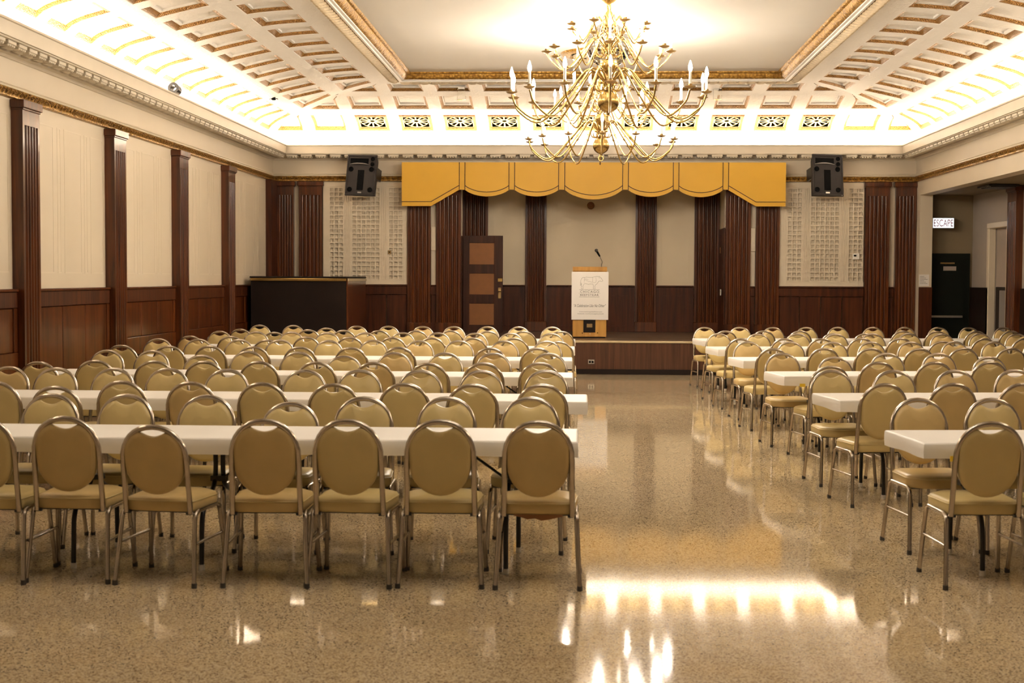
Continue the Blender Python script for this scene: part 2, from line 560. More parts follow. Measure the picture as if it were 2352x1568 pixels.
# ---- stage alcove
ZS = 28.97
HST = 0.575
wall_stage = MB().box(-2.6, 3.1, ZS, ZS + 0.25, 0, 3.9).build('wall_stage_back', M['stagewall'], kind='structure')
wall_stl = MB().box(-2.6, -2.352, ZB + 0.28, ZS, 0, 3.9).build('wall_stage_left', M['stagewall'], kind='structure')
wall_str = MB().box(2.80, 3.06, ZB + 0.28, ZS, 0, 3.9).build('wall_stage_right', M['stagewall'], kind='structure')
MB().box(-2.6, 3.1, ZB + 0.28, ZS + 0.25, 3.62, 3.9).build('ceiling_stage', M['stagewall'], kind='structure')
for (x0, x1) in ((-1.83, -1.085), (-0.655, 1.12), (1.545, 2.295)):
    MB().bevbox(x0, x1, ZS - 0.06, ZS, HWAIN - 0.03, HWAIN, 0.008).build('wainscot_cap', M['darkwood'], wall_stage)
    n = 1 if x1 - x0 < 1 else 2
    MB().bevbox(x0, x1, ZS - 0.03, ZS, HST, HWAIN - 0.032, 0.004).build('wainscot_board', M['darkwood'], wall_stage)
    wd = (x1 - x0) / n
    for k in range(n):
        a, b = x0 + k * wd + 0.12, x0 + (k + 1) * wd - 0.12
        fr = MB()
        for q in (a, b - 0.02):
            fr.box(q, q + 0.02, ZS - 0.042, ZS - 0.03, HST + 0.1, HWAIN - 0.2)
        for q in (HST + 0.1, HWAIN - 0.22):
            fr.box(a + 0.02, b - 0.02, ZS - 0.042, ZS - 0.03, q, q + 0.02)
        fr.build('panel_moulding', M['darkwood'], wall_stage)
    # raised moulding on the painted field
    ins = 0.10
    fr = MB()
    for q in (x0 + ins, x1 - ins - 0.012):
        fr.box(q, q + 0.012, ZS - 0.008, ZS, HWAIN + 0.12, 3.42)
    fr.box(x0 + ins + 0.012, x1 - ins - 0.012, ZS - 0.0075, ZS, HWAIN + 0.12, HWAIN + 0.132)
    if x1 - x0 > 1:
        for q in (x0 + 0.2, x1 - 0.212):
            fr.box(q, q + 0.012, ZS - 0.008, ZS, HWAIN + 0.2, 3.35)
    fr.build('panel_moulding', M['stagewall'], wall_stage)
MB().box(SJL, SJL + 0.012, ZB - 0.05, ZB + 0.28, HST, 2.45).build('dark_boarding', M['darkwood'], wall_back)
MB().box(SJR - 0.012, SJR, ZB - 0.05, ZB + 0.28, HST, 2.62).build('dark_boarding', M['darkwood'], wall_back)
# dark door leaf and fittings on the right cheek of the stage
MB().box(2.775, 2.80, ZB + 0.30, ZS - 0.02, HST, 2.62).build('dark_boarding', M['darkwood'], wall_str)
MB().box(2.762, 2.775, 28.25, 28.40, 1.32, 1.44).build('switch_plate', M['white'], wall_str)
MB().box(2.765, 2.775, 28.45, 28.55, 2.15, 2.26).build('hinge_plate', M['cork'], wall_str)
MB().box(-2.352, -2.327, ZB + 0.30, ZS - 0.02, HST, 2.45).build('dark_boarding', M['darkwood'], wall_stl)

# ---- right wall (beam over a wide opening), stub and side aisle
YST = 27.34
XRT = XR + 0.234
HBEAM = 3.232
wr = MB()
wr.box(XR, XRT, ZF, ZB, HBEAM, 3.98)
wr.box(XR, XRT, YST, ZB, 0, HBEAM)
wr.box(XR, XRT, ZF, 4.0, 0, HBEAM)
wall_right = wr.build('wall_right', M['wall'], kind='structure')
MB().box(XR - 0.004, XRT + 0.004, YST - 0.03, YST, 0, HWAIN).build('wainscot_board', M['darkwood'], wall_right)
XA = 7.455
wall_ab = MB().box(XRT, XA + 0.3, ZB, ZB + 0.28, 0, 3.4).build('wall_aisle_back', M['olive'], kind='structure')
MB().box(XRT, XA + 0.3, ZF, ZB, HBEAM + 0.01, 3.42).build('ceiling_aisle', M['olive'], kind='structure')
ws = MB()
DY0, DY1, DH = 25.44, 26.52, 2.59
ws.box(XA, XA + 0.3, ZF, DY0, 0, 3.3)
ws.box(XA, XA + 0.3, DY1, ZB, 0, 3.3)
ws.box(XA, XA + 0.3, DY0, DY1, DH, 3.3)
ws.box(XA + 0.3, XA + 0.4, DY0 - 0.3, DY1 + 0.3, 0, 3.3)
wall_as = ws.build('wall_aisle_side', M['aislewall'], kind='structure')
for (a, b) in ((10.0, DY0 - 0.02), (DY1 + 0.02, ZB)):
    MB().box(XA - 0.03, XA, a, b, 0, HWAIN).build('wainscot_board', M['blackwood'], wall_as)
# aisle ceiling vent
v = thing('ceiling_vent', 'dark square vent in the aisle ceiling at far right', 'vent', (7.03, 24.6, HBEAM))
MB().box(-0.25, 0.25, -0.35, 0.35, -0.03, 0.0).build('frame', M['blackmetal'], v)
for k in range(6):
    MB().box(-0.21, 0.21, -0.30 + k * 0.105, -0.23 + k * 0.105, -0.045, -0.028).build('louvre', M['blackmetal'], v)
# front wall behind the viewer closes the hall
MB().box(XL - 0.3, 9.0, ZF - 0.2, ZF, 0, 5.3).build('wall_front', M['wall'], kind='structure')

# ---- doors of the side aisle
d = MB().box(6.56, 7.40, ZB - 0.05, ZB, 0, 2.145).build('door_1', M['greendoor'], kind='structure')
d['label'] = 'dark green exit door at the end of the side aisle'
MB().box(6.66, 7.30, ZB - 0.065, ZB - 0.05, 0.02, 2.03).build('door_leaf', M['greendoor'], d)
MB().box(6.90, 7.14, ZB - 0.07, ZB - 0.065, 1.94 - 0.12, 1.94 - 0.04).build('sign_plate', M['greydoor'], d)
MB().box(6.62, 7.26, ZB - 0.13, ZB - 0.065, 0.93, 0.97).build('push_bar', M['steel'], d)
MB().box(6.84, 7.10, ZB - 0.11, ZB - 0.065, 1.945, 1.975).build('door_closer', M['darkbrass'], d)
d = MB().box(XA + 0.12, XA + 0.16, DY0, DY1, 0, DH).build('door_2', M['greydoor'], kind='structure')
d['label'] = 'grey side door in the aisle wall with a tall narrow window'
MB().box(XA + 0.10, XA + 0.12, DY0 + 0.05, DY1 - 0.05, 0.0, 1.52).build('door_leaf', M['blackwood'], d)
MB().box(XA + 0.085, XA + 0.10, DY0 + 0.36, DY1 - 0.33, 0.25, 1.46).build('window_strip', M['greyplastic'], d)
tr = MB()
tr.bevbox(XA - 0.03, XA + 0.10, DY1 - 0.012, DY1 + 0.12, 0, DH - 0.01, 0.01)
tr.bevbox(XA - 0.03, XA + 0.10, DY0 - 0.12, DY0 + 0.012, 0.0, DH - 0.01, 0.01)
tr.bevbox(XA - 0.03, XA + 0.10, DY0 - 0.13, DY1 + 0.13, DH - 0.012, DH + 0.09, 0.01)
tr.build('door_trim', M['mould'], d)


# ---- swept mouldings
def sweep(prof, y_front=ZF):
    rows = []
    for (p, h) in prof:
        rows.append([(XL + p, y_front, h), (XL + p, ZB - p, h), (XR - p, ZB - p, h), (XR - p, y_front, h)])
    return rows


corn = MB()
corn.grid(sweep([(0.0, 3.895), (0.02, 3.90), (0.035, 3.925), (0.075, 3.935), (0.08, 3.985), (0.305, 3.985), (0.31, 3.99), (0.31, 4.045),
                 (0.322, 4.048), (0.322, 4.060), (0.285, 4.064), (0.285, 4.074), (0.300, 4.078), (0.300, 4.086), (0.268, 4.090),
                 (0.274, 4.108), (0.300, 4.128), (0.345, 4.140), (0.366, 4.144), (0.366, 4.166), (0.345, 4.166), (0.335, 4.0), (-0.13, 3.985)]))
cornice = corn.build('trim_1', M['cornice'], kind='structure')
cornice['label'] = 'stepped ivory cornice with modillions around the hall'
mod = MB()
mod.bevbox(-0.105, 0.105, -0.285, -0.09, 0.012, 0.05, 0.006)
for k in range(4):
    mod.bevbox(-0.095 + k * 0.05, -0.055 + k * 0.05, -0.275, -0.20, -0.012, 0.014, 0.008)
mod_me = mod.mesh('modillion', M['cornice'])
pit = 0.2795
nb = int((XR - XL - 0.62) / pit)
for k in range(nb + 1):
    inst('modillion', mod_me, cornice, (CX + (k - nb / 2) * pit, ZB, 3.936))
k = 0
while True:
    y = ZB - 0.36 - k * pit
    if y < 11.5:
        break
    inst('modillion', mod_me, cornice, (XL, y, 3.936), (0, 0, PI / 2))
    inst('modillion', mod_me, cornice, (XR, y, 3.936), (0, 0, -PI / 2))
    k += 1

bead = MB().grid(sweep([(0, 3.648), (0.022, 3.644), (0.026, 3.632), (0.014, 3.622), (0.03, 3.612), (0.034, 3.596), (0.0, 3.592)]))
b1 = bead.build('trim_2', M['mould'], kind='structure')
b1['label'] = 'ivory bead moulding above the gilt band'
gm = MB().grid(sweep([(0.0, 3.592), (0.055, 3.590), (0.075, 3.580), (0.062, 3.562), (0.040, 3.535), (0.034, 3.520), (0.048, 3.516),
                      (0.048, 3.500), (0.030, 3.494), (0.0, 3.492)]))
gilt_band = gm.build('trim_3', M['giltband'], kind='structure')
gilt_band['label'] = 'gilt leaf moulding running below the frieze'
# the row of small gilt leaves on that band
tooth = MB()
for (x0, y0, dx, dy, nx, ny, n) in ((XL, 11.0, 0, 0.098, 1, 0, 169), (XL + 0.1, ZB, 0.098, 0, 0, -1, 124), (XR, 11.0, 0, 0.098, -1, 0, 169)):
    for k in range(n):
        cx_, cy_ = x0 + dx * k, y0 + dy * k
        tx, ty = (0, 1) if dx == 0 else (1, 0)
        q = []
        for (s, p, h) in ((-0.030, 0.070, 3.572), (0.030, 0.070, 3.572), (0.012, 0.046, 3.528), (-0.012, 0.046, 3.528), (0, 0.082, 3.556)):
            q.append((cx_ + tx * s + nx * p, cy_ + ty * s + ny * p, h))
        tooth.add(q, [(0, 1, 4), (1, 2, 4), (2, 3, 4), (3, 0, 4)])
tooth.build('gilt_leaf', M['gilt'], gilt_band, kind='stuff')

# ---- vault with coffers
CTRL = [(-0.125, 3.97), (-0.115, 4.22), (-0.06, 4.47), (0.50, 4.711), (0.75, 4.792), (1.42, 4.948), (1.66, 5.000), (2.28, 5.056), (2.62, 5.062)]


def prof(t):
    t = max(0.0, min(len(CTRL) - 1.0, t))
    i = min(int(t), len(CTRL) - 2)
    u = t - i
    g = lambda k: CTRL[max(0, min(len(CTRL) - 1, k))]
    a, b, c, d_ = g(i - 1), g(i), g(i + 1), g(i + 2)
    # centripetal-like tangents, scaled to the segment, avoid overshoot on uneven spacing
    def tang(p, q, r):
        l1 = math.hypot(q[0] - p[0], q[1] - p[1]) or 1e-6
        l2 = math.hypot(r[0] - q[0], r[1] - q[1]) or 1e-6
        d1 = ((q[0] - p[0]) / l1, (q[1] - p[1]) / l1)
        d2 = ((r[0] - q[0]) / l2, (r[1] - q[1]) / l2)
        m = (d1[0] + d2[0], d1[1] + d2[1])
        ln = math.hypot(*m) or 1e-6
        return (m[0] / ln, m[1] / ln)
    L = math.hypot(c[0] - b[0], c[1] - b[1])
    t0 = tang(a, b, c)
    t1 = tang(b, c, d_)
    h00, h10, h01, h11 = 2 * u ** 3 - 3 * u * u + 1, u ** 3 - 2 * u * u + u, -2 * u ** 3 + 3 * u * u, u ** 3 - u * u
    return tuple(h00 * b[q] + h10 * L * t0[q] + h01 * c[q] + h11 * L * t1[q] for q in (0, 1))


def dprof(t):
    a, b = prof(t - 0.02), prof(t + 0.02)
    dt = 0.04 if 0.02 <= t <= len(CTRL) - 1.02 else 0.02
    return ((b[0] - a[0]) / dt, (b[1] - a[1]) / dt)


def surf(side, a, t, depth=0.0):
    p, h = prof(t)
    dp, dh = dprof(t)
    l = math.hypot(dp, dh) or 1
    p += -dh / l * depth
    h += dp / l * depth
    if side == 'L':
        return Vector((XL + p, a, h))
    if side == 'R':
        return Vector((XR - p, a, h))
    return Vector((a, ZB - p, h))


def metric(t):
    dp, dh = dprof(t)
    return math.hypot(dp, dh)


ROWS = {3: (1.85, 3.5, 2.0, 3.0), 2: (3.5, 5.5, 4.0, 5.0), 1: (5.5, 7.5, 6.0, 7.0)}
NS = 5


def ladder(side, t0, t1, a0, a1, i0, i1, depth):
    Ls, Rs = [], []
    for k in range(NS + 1):
        t = t0 + (t1 - t0) * k / NS
        l, r = a0(t) + i0, a1(t) - i1
        if r < l + 0.02:
            m = 0.5 * (l + r)
            l, r = m - 0.01, m + 0.01
            if l < a0(t) + 0.02:
                l, r = a0(t) + 0.02, a0(t) + 0.04
        Ls.append(surf(side, l, t, depth))
        Rs.append(surf(side, r, t, depth))
    return Ls, Rs


def loop(lr):
    return lr[0] + lr[1][::-1]


ceil = MB()


def cell(side, row, a0, a1, w0, w1, origin):
    """adds the rib around one coffer to the ceiling, returns panel and gilt moulding meshes relative to origin"""
    tb, tt, ob, ot = ROWS[row]
    outer = ladder(side, tb, tt, a0, a1, 0, 0, 0)
    openl = ladder(side, ob, ot, a0, a1, w0, w1, 0)
    ceil.grid([loop(outer), loop(openl)], wrap=True)

    def lad(o, d_):
        return ladder(side, ob + o / metric(ob), ot - o / metric(ot), a0, a1, w0 + o, w1 + o, d_)

    def rel(l):
        return [p - origin for p in l]
    gold = MB()
    gold.grid([rel(loop(lad(0.006, 0.006))), rel(loop(lad(0.020, 0.010))), rel(loop(lad(0.044, 0.028))), rel(loop(lad(0.056, 0.042)))], wrap=True)
    pan = MB()
    pan.grid([rel(loop(lad(0.0, 0.0))), rel(loop(lad(0.006, 0.006)))], wrap=True)
    pan.grid([rel(loop(lad(0.056, 0.042))), rel(loop(lad(0.080, 0.044))), rel(loop(lad(0.082, 0.070)))], wrap=True)
    inner = lad(0.082, 0.070)
    pan.grid([[l - origin, r - origin] for l, r in zip(*inner)])
    return pan, gold


def grille(side, row, a0, a1, w0, w1, origin):
    tb, tt, ob, ot = ROWS[row]
    outer = ladder(side, tb, tt, a0, a1, 0, 0, 0)
    openl = ladder(side, ob, ot, a0, a1, w0, w1, 0)
    ceil.grid([loop(outer), loop(openl)], wrap=True)

    def lad(o, d_):
        return ladder(side, ob + o / metric(ob), ot - o / metric(ot), a0, a1, w0 + o, w1 + o, d_)

    def rel(l):
        return [p - origin for p in l]
    gold = MB()
    gold.grid([rel(loop(lad(0.0, 0.0))), rel(loop(lad(0.02, -0.018))), rel(loop(lad(0.055, -0.012))), rel(loop(lad(0.062, 0.02)))], wrap=True)
    board = MB()  # black lining stands in for the unlit void behind the grille
    board.grid([rel(loop(lad(0.062, 0.02))), rel(loop(lad(0.062, 0.30)))], wrap=True)
    inner = lad(0.062, 0.30)
    board.grid([[l - origin, r - origin] for l, r in zip(*inner)])
    fan = MB()
    tb2, tt2 = ob + 0.06 / metric(ob), ot - 0.06 / metric(ot)
    am, ah = 0.5 * (a0(ob) + a1(ob)), 0.5 * (a1(ob) - a0(ob)) - w0 - 0.06
    tm, th = 0.5 * (tb2 + tt2), 0.5 * (tt2 - tb2)

    def uv(u, v_, d_):
        return surf(side, am + u * ah, tm + v_ * th, d_) - origin

    def bar(pts, wd, d0=0.004, d1=0.014):
        for k in range(len(pts) - 1):
            (u0, v0), (u1, v1) = pts[k], pts[k + 1]
            dx, dy = u1 - u0, v1 - v0
            l = math.hypot(dx, dy) or 1
            nx, ny = -dy / l * wd / 2, dx / l * wd / 2
            q = [(u0 + nx, v0 + ny), (u1 + nx, v1 + ny), (u1 - nx, v1 - ny), (u0 - nx, v0 - ny)]
            vv = [uv(a, b, d0) for a, b in q] + [uv(a, b, d1) for a, b in q]
            fan.add(vv, [(0, 1, 2, 3), (4, 7, 6, 5), (0, 4, 5, 1), (1, 5, 6, 2), (2, 6, 7, 3), (3, 7, 4, 0)])
    for k in range(12):
        an = 2 * PI * k / 12
        c, s = math.cos(an), math.sin(an)
        e = 1.0 / max(abs(c), abs(s))
        bar([(0.34 * c, 0.34 * s), (min(e, 1.0) * c * 0.98, min(e, 1.0) * s * 0.98)], 0.115)
    for rr, wd in ((0.27, 0.17), (0.95, 0.05)):
        bar([(rr * math.cos(2 * PI * k / 24), rr * math.sin(2 * PI * k / 24)) for k in range(25)], wd)
    bar([(-1, -1), (1, -1), (1, 1), (-1, 1), (-1, -1)], 0.06)
    return board, gold, fan


coffers = []   # (side, row, shared panel mesh, shared gold mesh, location)
PB = 0.843
back_bounds = [0.244 + PB * (k - 7.5) for k in range(16)]
SB0, SP = 15.863, 0.896
const = lambda v_: (lambda t: v_)
pend = []
for row, (tb, tt, ob, ot) in ROWS.items():
    pmin, pmax = prof(tb)[0], prof(tt)[0]
    # back wall
    xr_lim, xl_lim = XR - pmax, XL + pmax
    full = [(a, b) for a, b in zip(back_bounds, back_bounds[1:]) if b <= xr_lim + 0.12 and a >= xl_lim - 0.12]
    first = None
    for (a, b) in full:
        gr = row == 3 and -4.5 < 0.5 * (a + b) < 4.95
        org = Vector((0.5 * (a + b), 0, 0))
        res = (grille if gr else cell)('B', row, const(a), const(b), 0.115, 0.115, org)
        pend.append(('grille' if gr else 'coffer', ('B', row, gr), res, org))
    a = full[-1][1]
    pend.append(('coffer', None, cell('B', row, const(a), lambda t: max(XR - prof(t)[0], a + 0.004), 0.115, 0.13, Vector((a, 0, 0))), Vector((a, 0, 0))))
    b = full[0][0]
    pend.append(('coffer', None, cell('B', row, lambda t: min(XL + prof(t)[0], b - 0.004), const(b), 0.13, 0.115, Vector((b, 0, 0))), Vector((b, 0, 0))))
    # sides
    ylim = ZB - pmax
    for side in 'LR':
        k = -5
        while SB0 + SP * (k + 1) <= ylim + 0.12:
            a, b = SB0 + SP * k, SB0 + SP * (k + 1)
            org = Vector((0, 0.5 * (a + b), 0))
            pend.append(('coffer', (side, row, False), cell(side, row, const(a), const(b), 0.138, 0.138, org), org))
            k += 1
        a = SB0 + SP * k
        pend.append(('coffer', None, cell(side, row, const(a), lambda t: max(ZB - prof(t)[0], a + 0.004), 0.138, 0.13, Vector((0, a, 0))), Vector((0, a, 0))))
# plain bands of the vault: trough back, strip above the coffers, and the part nearer than the coffers
def band(ts, near):
    rows = []
    for t in ts:
        p = prof(t)[0]
        rows.append([surf('L', near, t), surf('L', ZB - p, t), surf('B', XR - p, t), surf('R', near, t)])
    ceil.grid(rows)


band([0, 0.5, 1.0, 1.4, 1.85], ZF)
band([7.5, 8.0], ZF)
ynear = SB0 - 5 * SP
ts = [1.85 + (7.5 - 1.85) * k / 16 for k in range(17)]
for side in 'LR':
    ceil.grid([[surf(side, ZF, t), surf(side, ynear, t)] for t in ts])
ceil.grid(sweep([(2.62, 5.062), (2.62, 5.035), (2.64, 5.03), (2.82, 5.028), (2.83, 5.012), (2.86, 5.010), (2.87, 5.026), (2.905, 5.03), (2.91, 5.044)]))
ceiling = ceil.build('ceiling', M['plaster'], kind='structure', smooth=True, angle=30)
flat = MB().add([(XL + 3.0, ZF, HFLAT), (XR - 3.0, ZF, HFLAT), (XR - 3.0, ZB - 3.0, HFLAT), (XL + 3.0, ZB - 3.0, HFLAT)], [(0, 1, 2, 3)])
flat.build('flat_panel', M['ceiling'], ceiling)
MB().grid(sweep([(2.91, 5.044), (2.935, 5.05), (2.97, 5.075), (2.99, 5.11), (2.995, 5.125), (3.02, 5.128), (3.035, 5.14), (3.04, HFLAT)])).build(
    'gilt_cove', M['giltband'], ceiling, smooth=True)
leaf = MB()
lp = 0.165


def leaf_at(cx_, cy_, tx, ty, nx, ny):
    # a curling leaf lying across the band: bulged strip from outer to inner edge, slanted along the run
    rows = []
    for i in range(6):
        u = i / 5
        p = 2.640 + 0.172 * u
        s = 0.16 * u - 0.03 * math.sin(PI * u * 2)
        wdt = 0.046 * (0.55 + 0.65 * math.sin(PI * min(1, u * 0.9 + 0.05)))
        drop = 0.006 + 0.046 * math.sin(PI * (0.1 + 0.8 * u))
        r = []
        for q, dz in ((-1, 0.0), (-0.45, 0.8), (0.1, 1.0), (0.6, 0.7), (1, 0.0)):
            r.append((cx_ + tx * (s + q * wdt) + nx * p, cy_ + ty * (s + q * wdt) + ny * p, 5.030 - drop * dz))
        rows.append(r)
    leaf.grid(rows)


y = 12.0
while y < ZB - 2.95:
    leaf_at(XL, y, 0, 1, 1, 0)
    leaf_at(XR, y, 0, 1, -1, 0)
    y += lp
x = XL + 2.85
while x < XR - 2.85:
    leaf_at(x, ZB, 1, 0, 0, -1)
    x += lp
leaf.build('leaf_band', M['leaf'], ceiling, smooth=True, kind='stuff')
MB().grid(sweep([(2.635, 5.0295), (2.825, 5.0275)])).build('gilt_ground', M['giltband'], ceiling)

shared = {}
M['fanpaint'] = simple('pale_gold_grille_paint', (0.62, 0.44, 0.15), 0.4, 0.05, 8)
for kind, key, res, org in pend:
    if key is None or key not in shared:
        if kind == 'grille':
            mm = (res[0].mesh('vent_board', M['black']), res[1].mesh('gilt_moulding', M['gilt']), res[2].mesh('fan_tracery', M['fanpaint']))
        else:
            mm = (res[0].mesh('coffer_panel', M['plaster']), res[1].mesh('gilt_moulding', M['gilt']))
        if key is not None:
            shared[key] = mm
    else:
        mm = shared[key]
    if kind == 'grille':
        o = inst('fan_grille', mm[2], ceiling, org)
        inst('vent_board', mm[0], o)
        inst('gilt_moulding', mm[1], o)
    else:
        o = inst('coffer_panel', mm[0], ceiling, org)
        inst('gilt_moulding', mm[1], o)


# ---- pilasters
def pilaster(width, z0, z1, depth, label, loc, rz, nfl=5, top=0.26):
    t = thing('fluted_pilaster', label, 'pilaster', loc, rz, 'dark wooden pilasters')
    w2 = width / 2
    pts = [(-w2, 0.0), (-w2, -depth)]
    mrg = width * 0.09
    fw = (width - 2 * mrg) / nfl
    for k in range(nfl):
        a = -w2 + mrg + k * fw
        for q in range(7):
            th = PI * q / 6
            pts.append((a + fw * 0.5 - math.cos(th) * fw * 0.40, -depth + math.sin(th) * fw * 0.42))
    pts += [(w2, -depth), (w2, 0.0)]
    sh = MB()
    ztop = z1 - top
    sh.grid([[(p[0], p[1], z0 + 0.2) for p in pts], [(p[0], p[1], ztop) for p in pts]])
    sh.build('shaft', M['mahogany'], t, smooth=True, angle=35)
    MB().box(-w2, w2, -depth, 0, ztop, z1 - 0.105).build('neck_block', M['mahogany'], t)
    cp = MB()
    cp.bevbox(-w2 - 0.012, w2 + 0.012, -depth - 0.012, 0, z1 - 0.105, z1 - 0.085, 0.004)
    cp.bevbox(-w2 - 0.03, w2 + 0.03, -depth - 0.028, 0, z1 - 0.085, z1, 0.006)
    cp.build('capital', M['mahogany'], t)
    bs = MB()
    bs.bevbox(-w2 - 0.015, w2 + 0.015, -depth - 0.015, 0, z0, z0 + 0.2, 0.008)
    bs.build('base', M['mahogany'], t)
    return t


for i, y in enumerate(PIL_Y):
    pilaster(0.47, 0, 3.485, 0.125, ['fluted mahogany pilaster on left wall nearest the camera', 'second fluted mahogany pilaster along left wall from the camera',
                                     'third fluted mahogany pilaster along left wall from the camera', 'fourth fluted mahogany pilaster along left wall, nearest the dark bar'][i],
             (XL, y, 0), PI / 2)
for (x0, x1, lab) in ((-5.83, -5.514, 'fluted mahogany pilaster in the back left corner behind the bar'),
                      (-5.412, -4.961, 'fluted mahogany pilaster beside left lattice panel, behind the bar'),
                      (-3.307, -2.859, 'fluted pilaster under left end of mustard valance, beside lattice panel'),
                      (-2.75, -2.275, 'fluted pilaster on left edge of stage opening beside the open door'),
                      (2.785, 3.258, 'fluted pilaster on right edge of the stage opening'),
                      (3.358, 3.804, 'fluted pilaster under right end of mustard valance, beside lattice panel'),
                      (5.418, 5.869, 'fluted mahogany pilaster just right of right lattice panel'),
                      (5.984, 6.37, 'fluted mahogany pilaster in the back right corner beside the aisle')):
    pilaster(x1 - x0, HST + 0.002 if -3.35 < x0 < 3.5 else 0, 3.485, 0.11, lab, (0.5 * (x0 + x1), ZB, 0), 0)
for (x0, x1, lab) in ((-2.34, -1.836, 'dark fluted pilaster on stage back wall above the open door'),
                      (-1.08, -0.659, 'dark fluted pilaster on stage back wall left of the podium'),
                      (1.124, 1.542, 'dark fluted pilaster on stage back wall right of the podium'),
                      (2.298, 2.79, 'dark fluted pilaster in right corner of the stage back wall')):
    pilaster(x1 - x0, HST, 3.60, 0.09, lab, (0.5 * (x0 + x1), ZS, 0), 0, top=0.30)
pilaster(0.5, 0, HBEAM, 0.12, 'dark fluted pilaster on far wall of the side aisle', (XA, 24.85, 0), -PI / 2)

# ================================================================== things
# ---- stage platform
YSF = 24.63
stg = thing('stage_platform', 'raised wooden stage with pale nosing behind the podium', 'stage', (0.25, YSF, 0))
MB().box(-3.62, 3.62, 0.0, 3.06, 0.0, HST - 0.002).build('front_panel', M['stagefront'], stg)
MB().box(-2.5, 2.5, 3.06, 4.33, 0.0, HST - 0.002).build('rear_panel', M['stagefront'], stg)
for k in range(20):
    MB().box(-3.62 if k < 14 else -2.5, 3.62 if k < 14 else 2.5, 0.05 + k * 0.214, 0.05 + (k + 1) * 0.214 - 0.003, HST - 0.002, HST + (0.0 if k % 2 else 0.001)).build('floor_board', M['stagefloor'], stg)
MB().bevbox(-3.64, 3.64, -0.02, 0.05, HST - 0.035, HST + 0.002, 0.008).build('nosing', M['nosing'], stg)
MB().bevbox(-3.62, 3.62, -0.012, 0.0, 0.0, 0.09, 0.004).build('skirting', M['blackwood'], stg)
t = thing('power_outlet', 'double power outlet on the stage front below podium', 'outlet', tuple(at(1358, 831, YSF)))
MB().bevbox(-0.055, 0.055, -0.008, 0, -0.035, 0.04, 0.003).build('cover_plate', M['steel'], t)
for s in (-1, 1):
    MB().lathe([(0, -0.012), (0.017, -0.012), (0.019, -0.008)], n=12).build('socket', M['black'], t).matrix_local = Matrix.Translation((s * 0.023, -0.019, 0.002)) @ Matrix.Rotation(PI / 2, 4, 'X') @ Matrix.Translation((0, 0, 0.02))

# ---- mustard valance above the stage
YV = 27.3
val = thing('stage_valance', 'mustard yellow scalloped valance board above the stage', 'valance', (0, YV, 0))


def vp(px, py):
    p = at(px, py, YV)
    return (p.x, p.z)


HT = vp(1364, 373)[1]


def scallop(x0, x1, ye, yl, n=14):
    """bottom edge points of a scallop between pixel columns"""
    out = []
    for k in range(n + 1):
        u = k / n
        q = 1 - (2 * u - 1) ** 2
        out.append(vp(x0 + (x1 - x0) * u, ye + (yl - ye) * (q ** 0.85)))
    return out


panels = [[vp(923, 473), vp(990, 473), vp(1055, 435.5)],
          scallop(1068, 1169, 436, 451), scallop(1182, 1283, 436, 451), scallop(1297, 1430, 436, 458),
          scallop(1443, 1546, 436.5, 452), scallop(1559, 1660, 437, 452.5), [vp(1673, 436.5), vp(1736, 474), vp(1804, 474)]]
strips = [(1055, 1068), (1169, 1182), (1283, 1297), (1430, 1443), (1546, 1559), (1660, 1673)]
for bot in panels:
    poly = bot + [(bot[-1][0], HT), (bot[0][0], HT)]
    o = MB().prism(poly, -0.02, 0.05).build('board', M['yellow'], val)
    pip = MB()
    off = 0.082
    pts = []
    for k, p in enumerate(bot):
        pts.append((p[0], -0.022, p[1] + off))
    if bot is panels[0]:
        pts[-1] = (bot[-1][0], -0.022, bot[-1][1] + off)
    pip.tube(pts, 0.0065, 6)
    for e in (bot[0], bot[-1]):
        if e[0] > -3.3 and e[0] < 3.8:
            pip.tube([(e[0], -0.022, e[1] + 0.0), (e[0], -0.022, HT)], 0.0065, 6)
    pip.build('black_braid', M['pipingblk'], o)
for (a, b) in strips:
    p0, p1 = vp(a, 435.5), vp(b, 435.5)
    MB().prism([p0, p1, (p1[0], HT), (p0[0], HT)], -0.014, 0.05).build('divider_strip', M['yellow'], val)
xl0, xr0 = vp(923, 400)[0], vp(1804, 400)[0]
for xe in (xl0, xr0 - 0.015):
    MB().box(xe, xe + 0.015, 0.05, 0.39, 3.02, HT).build('side_return', M['yellow'], val)

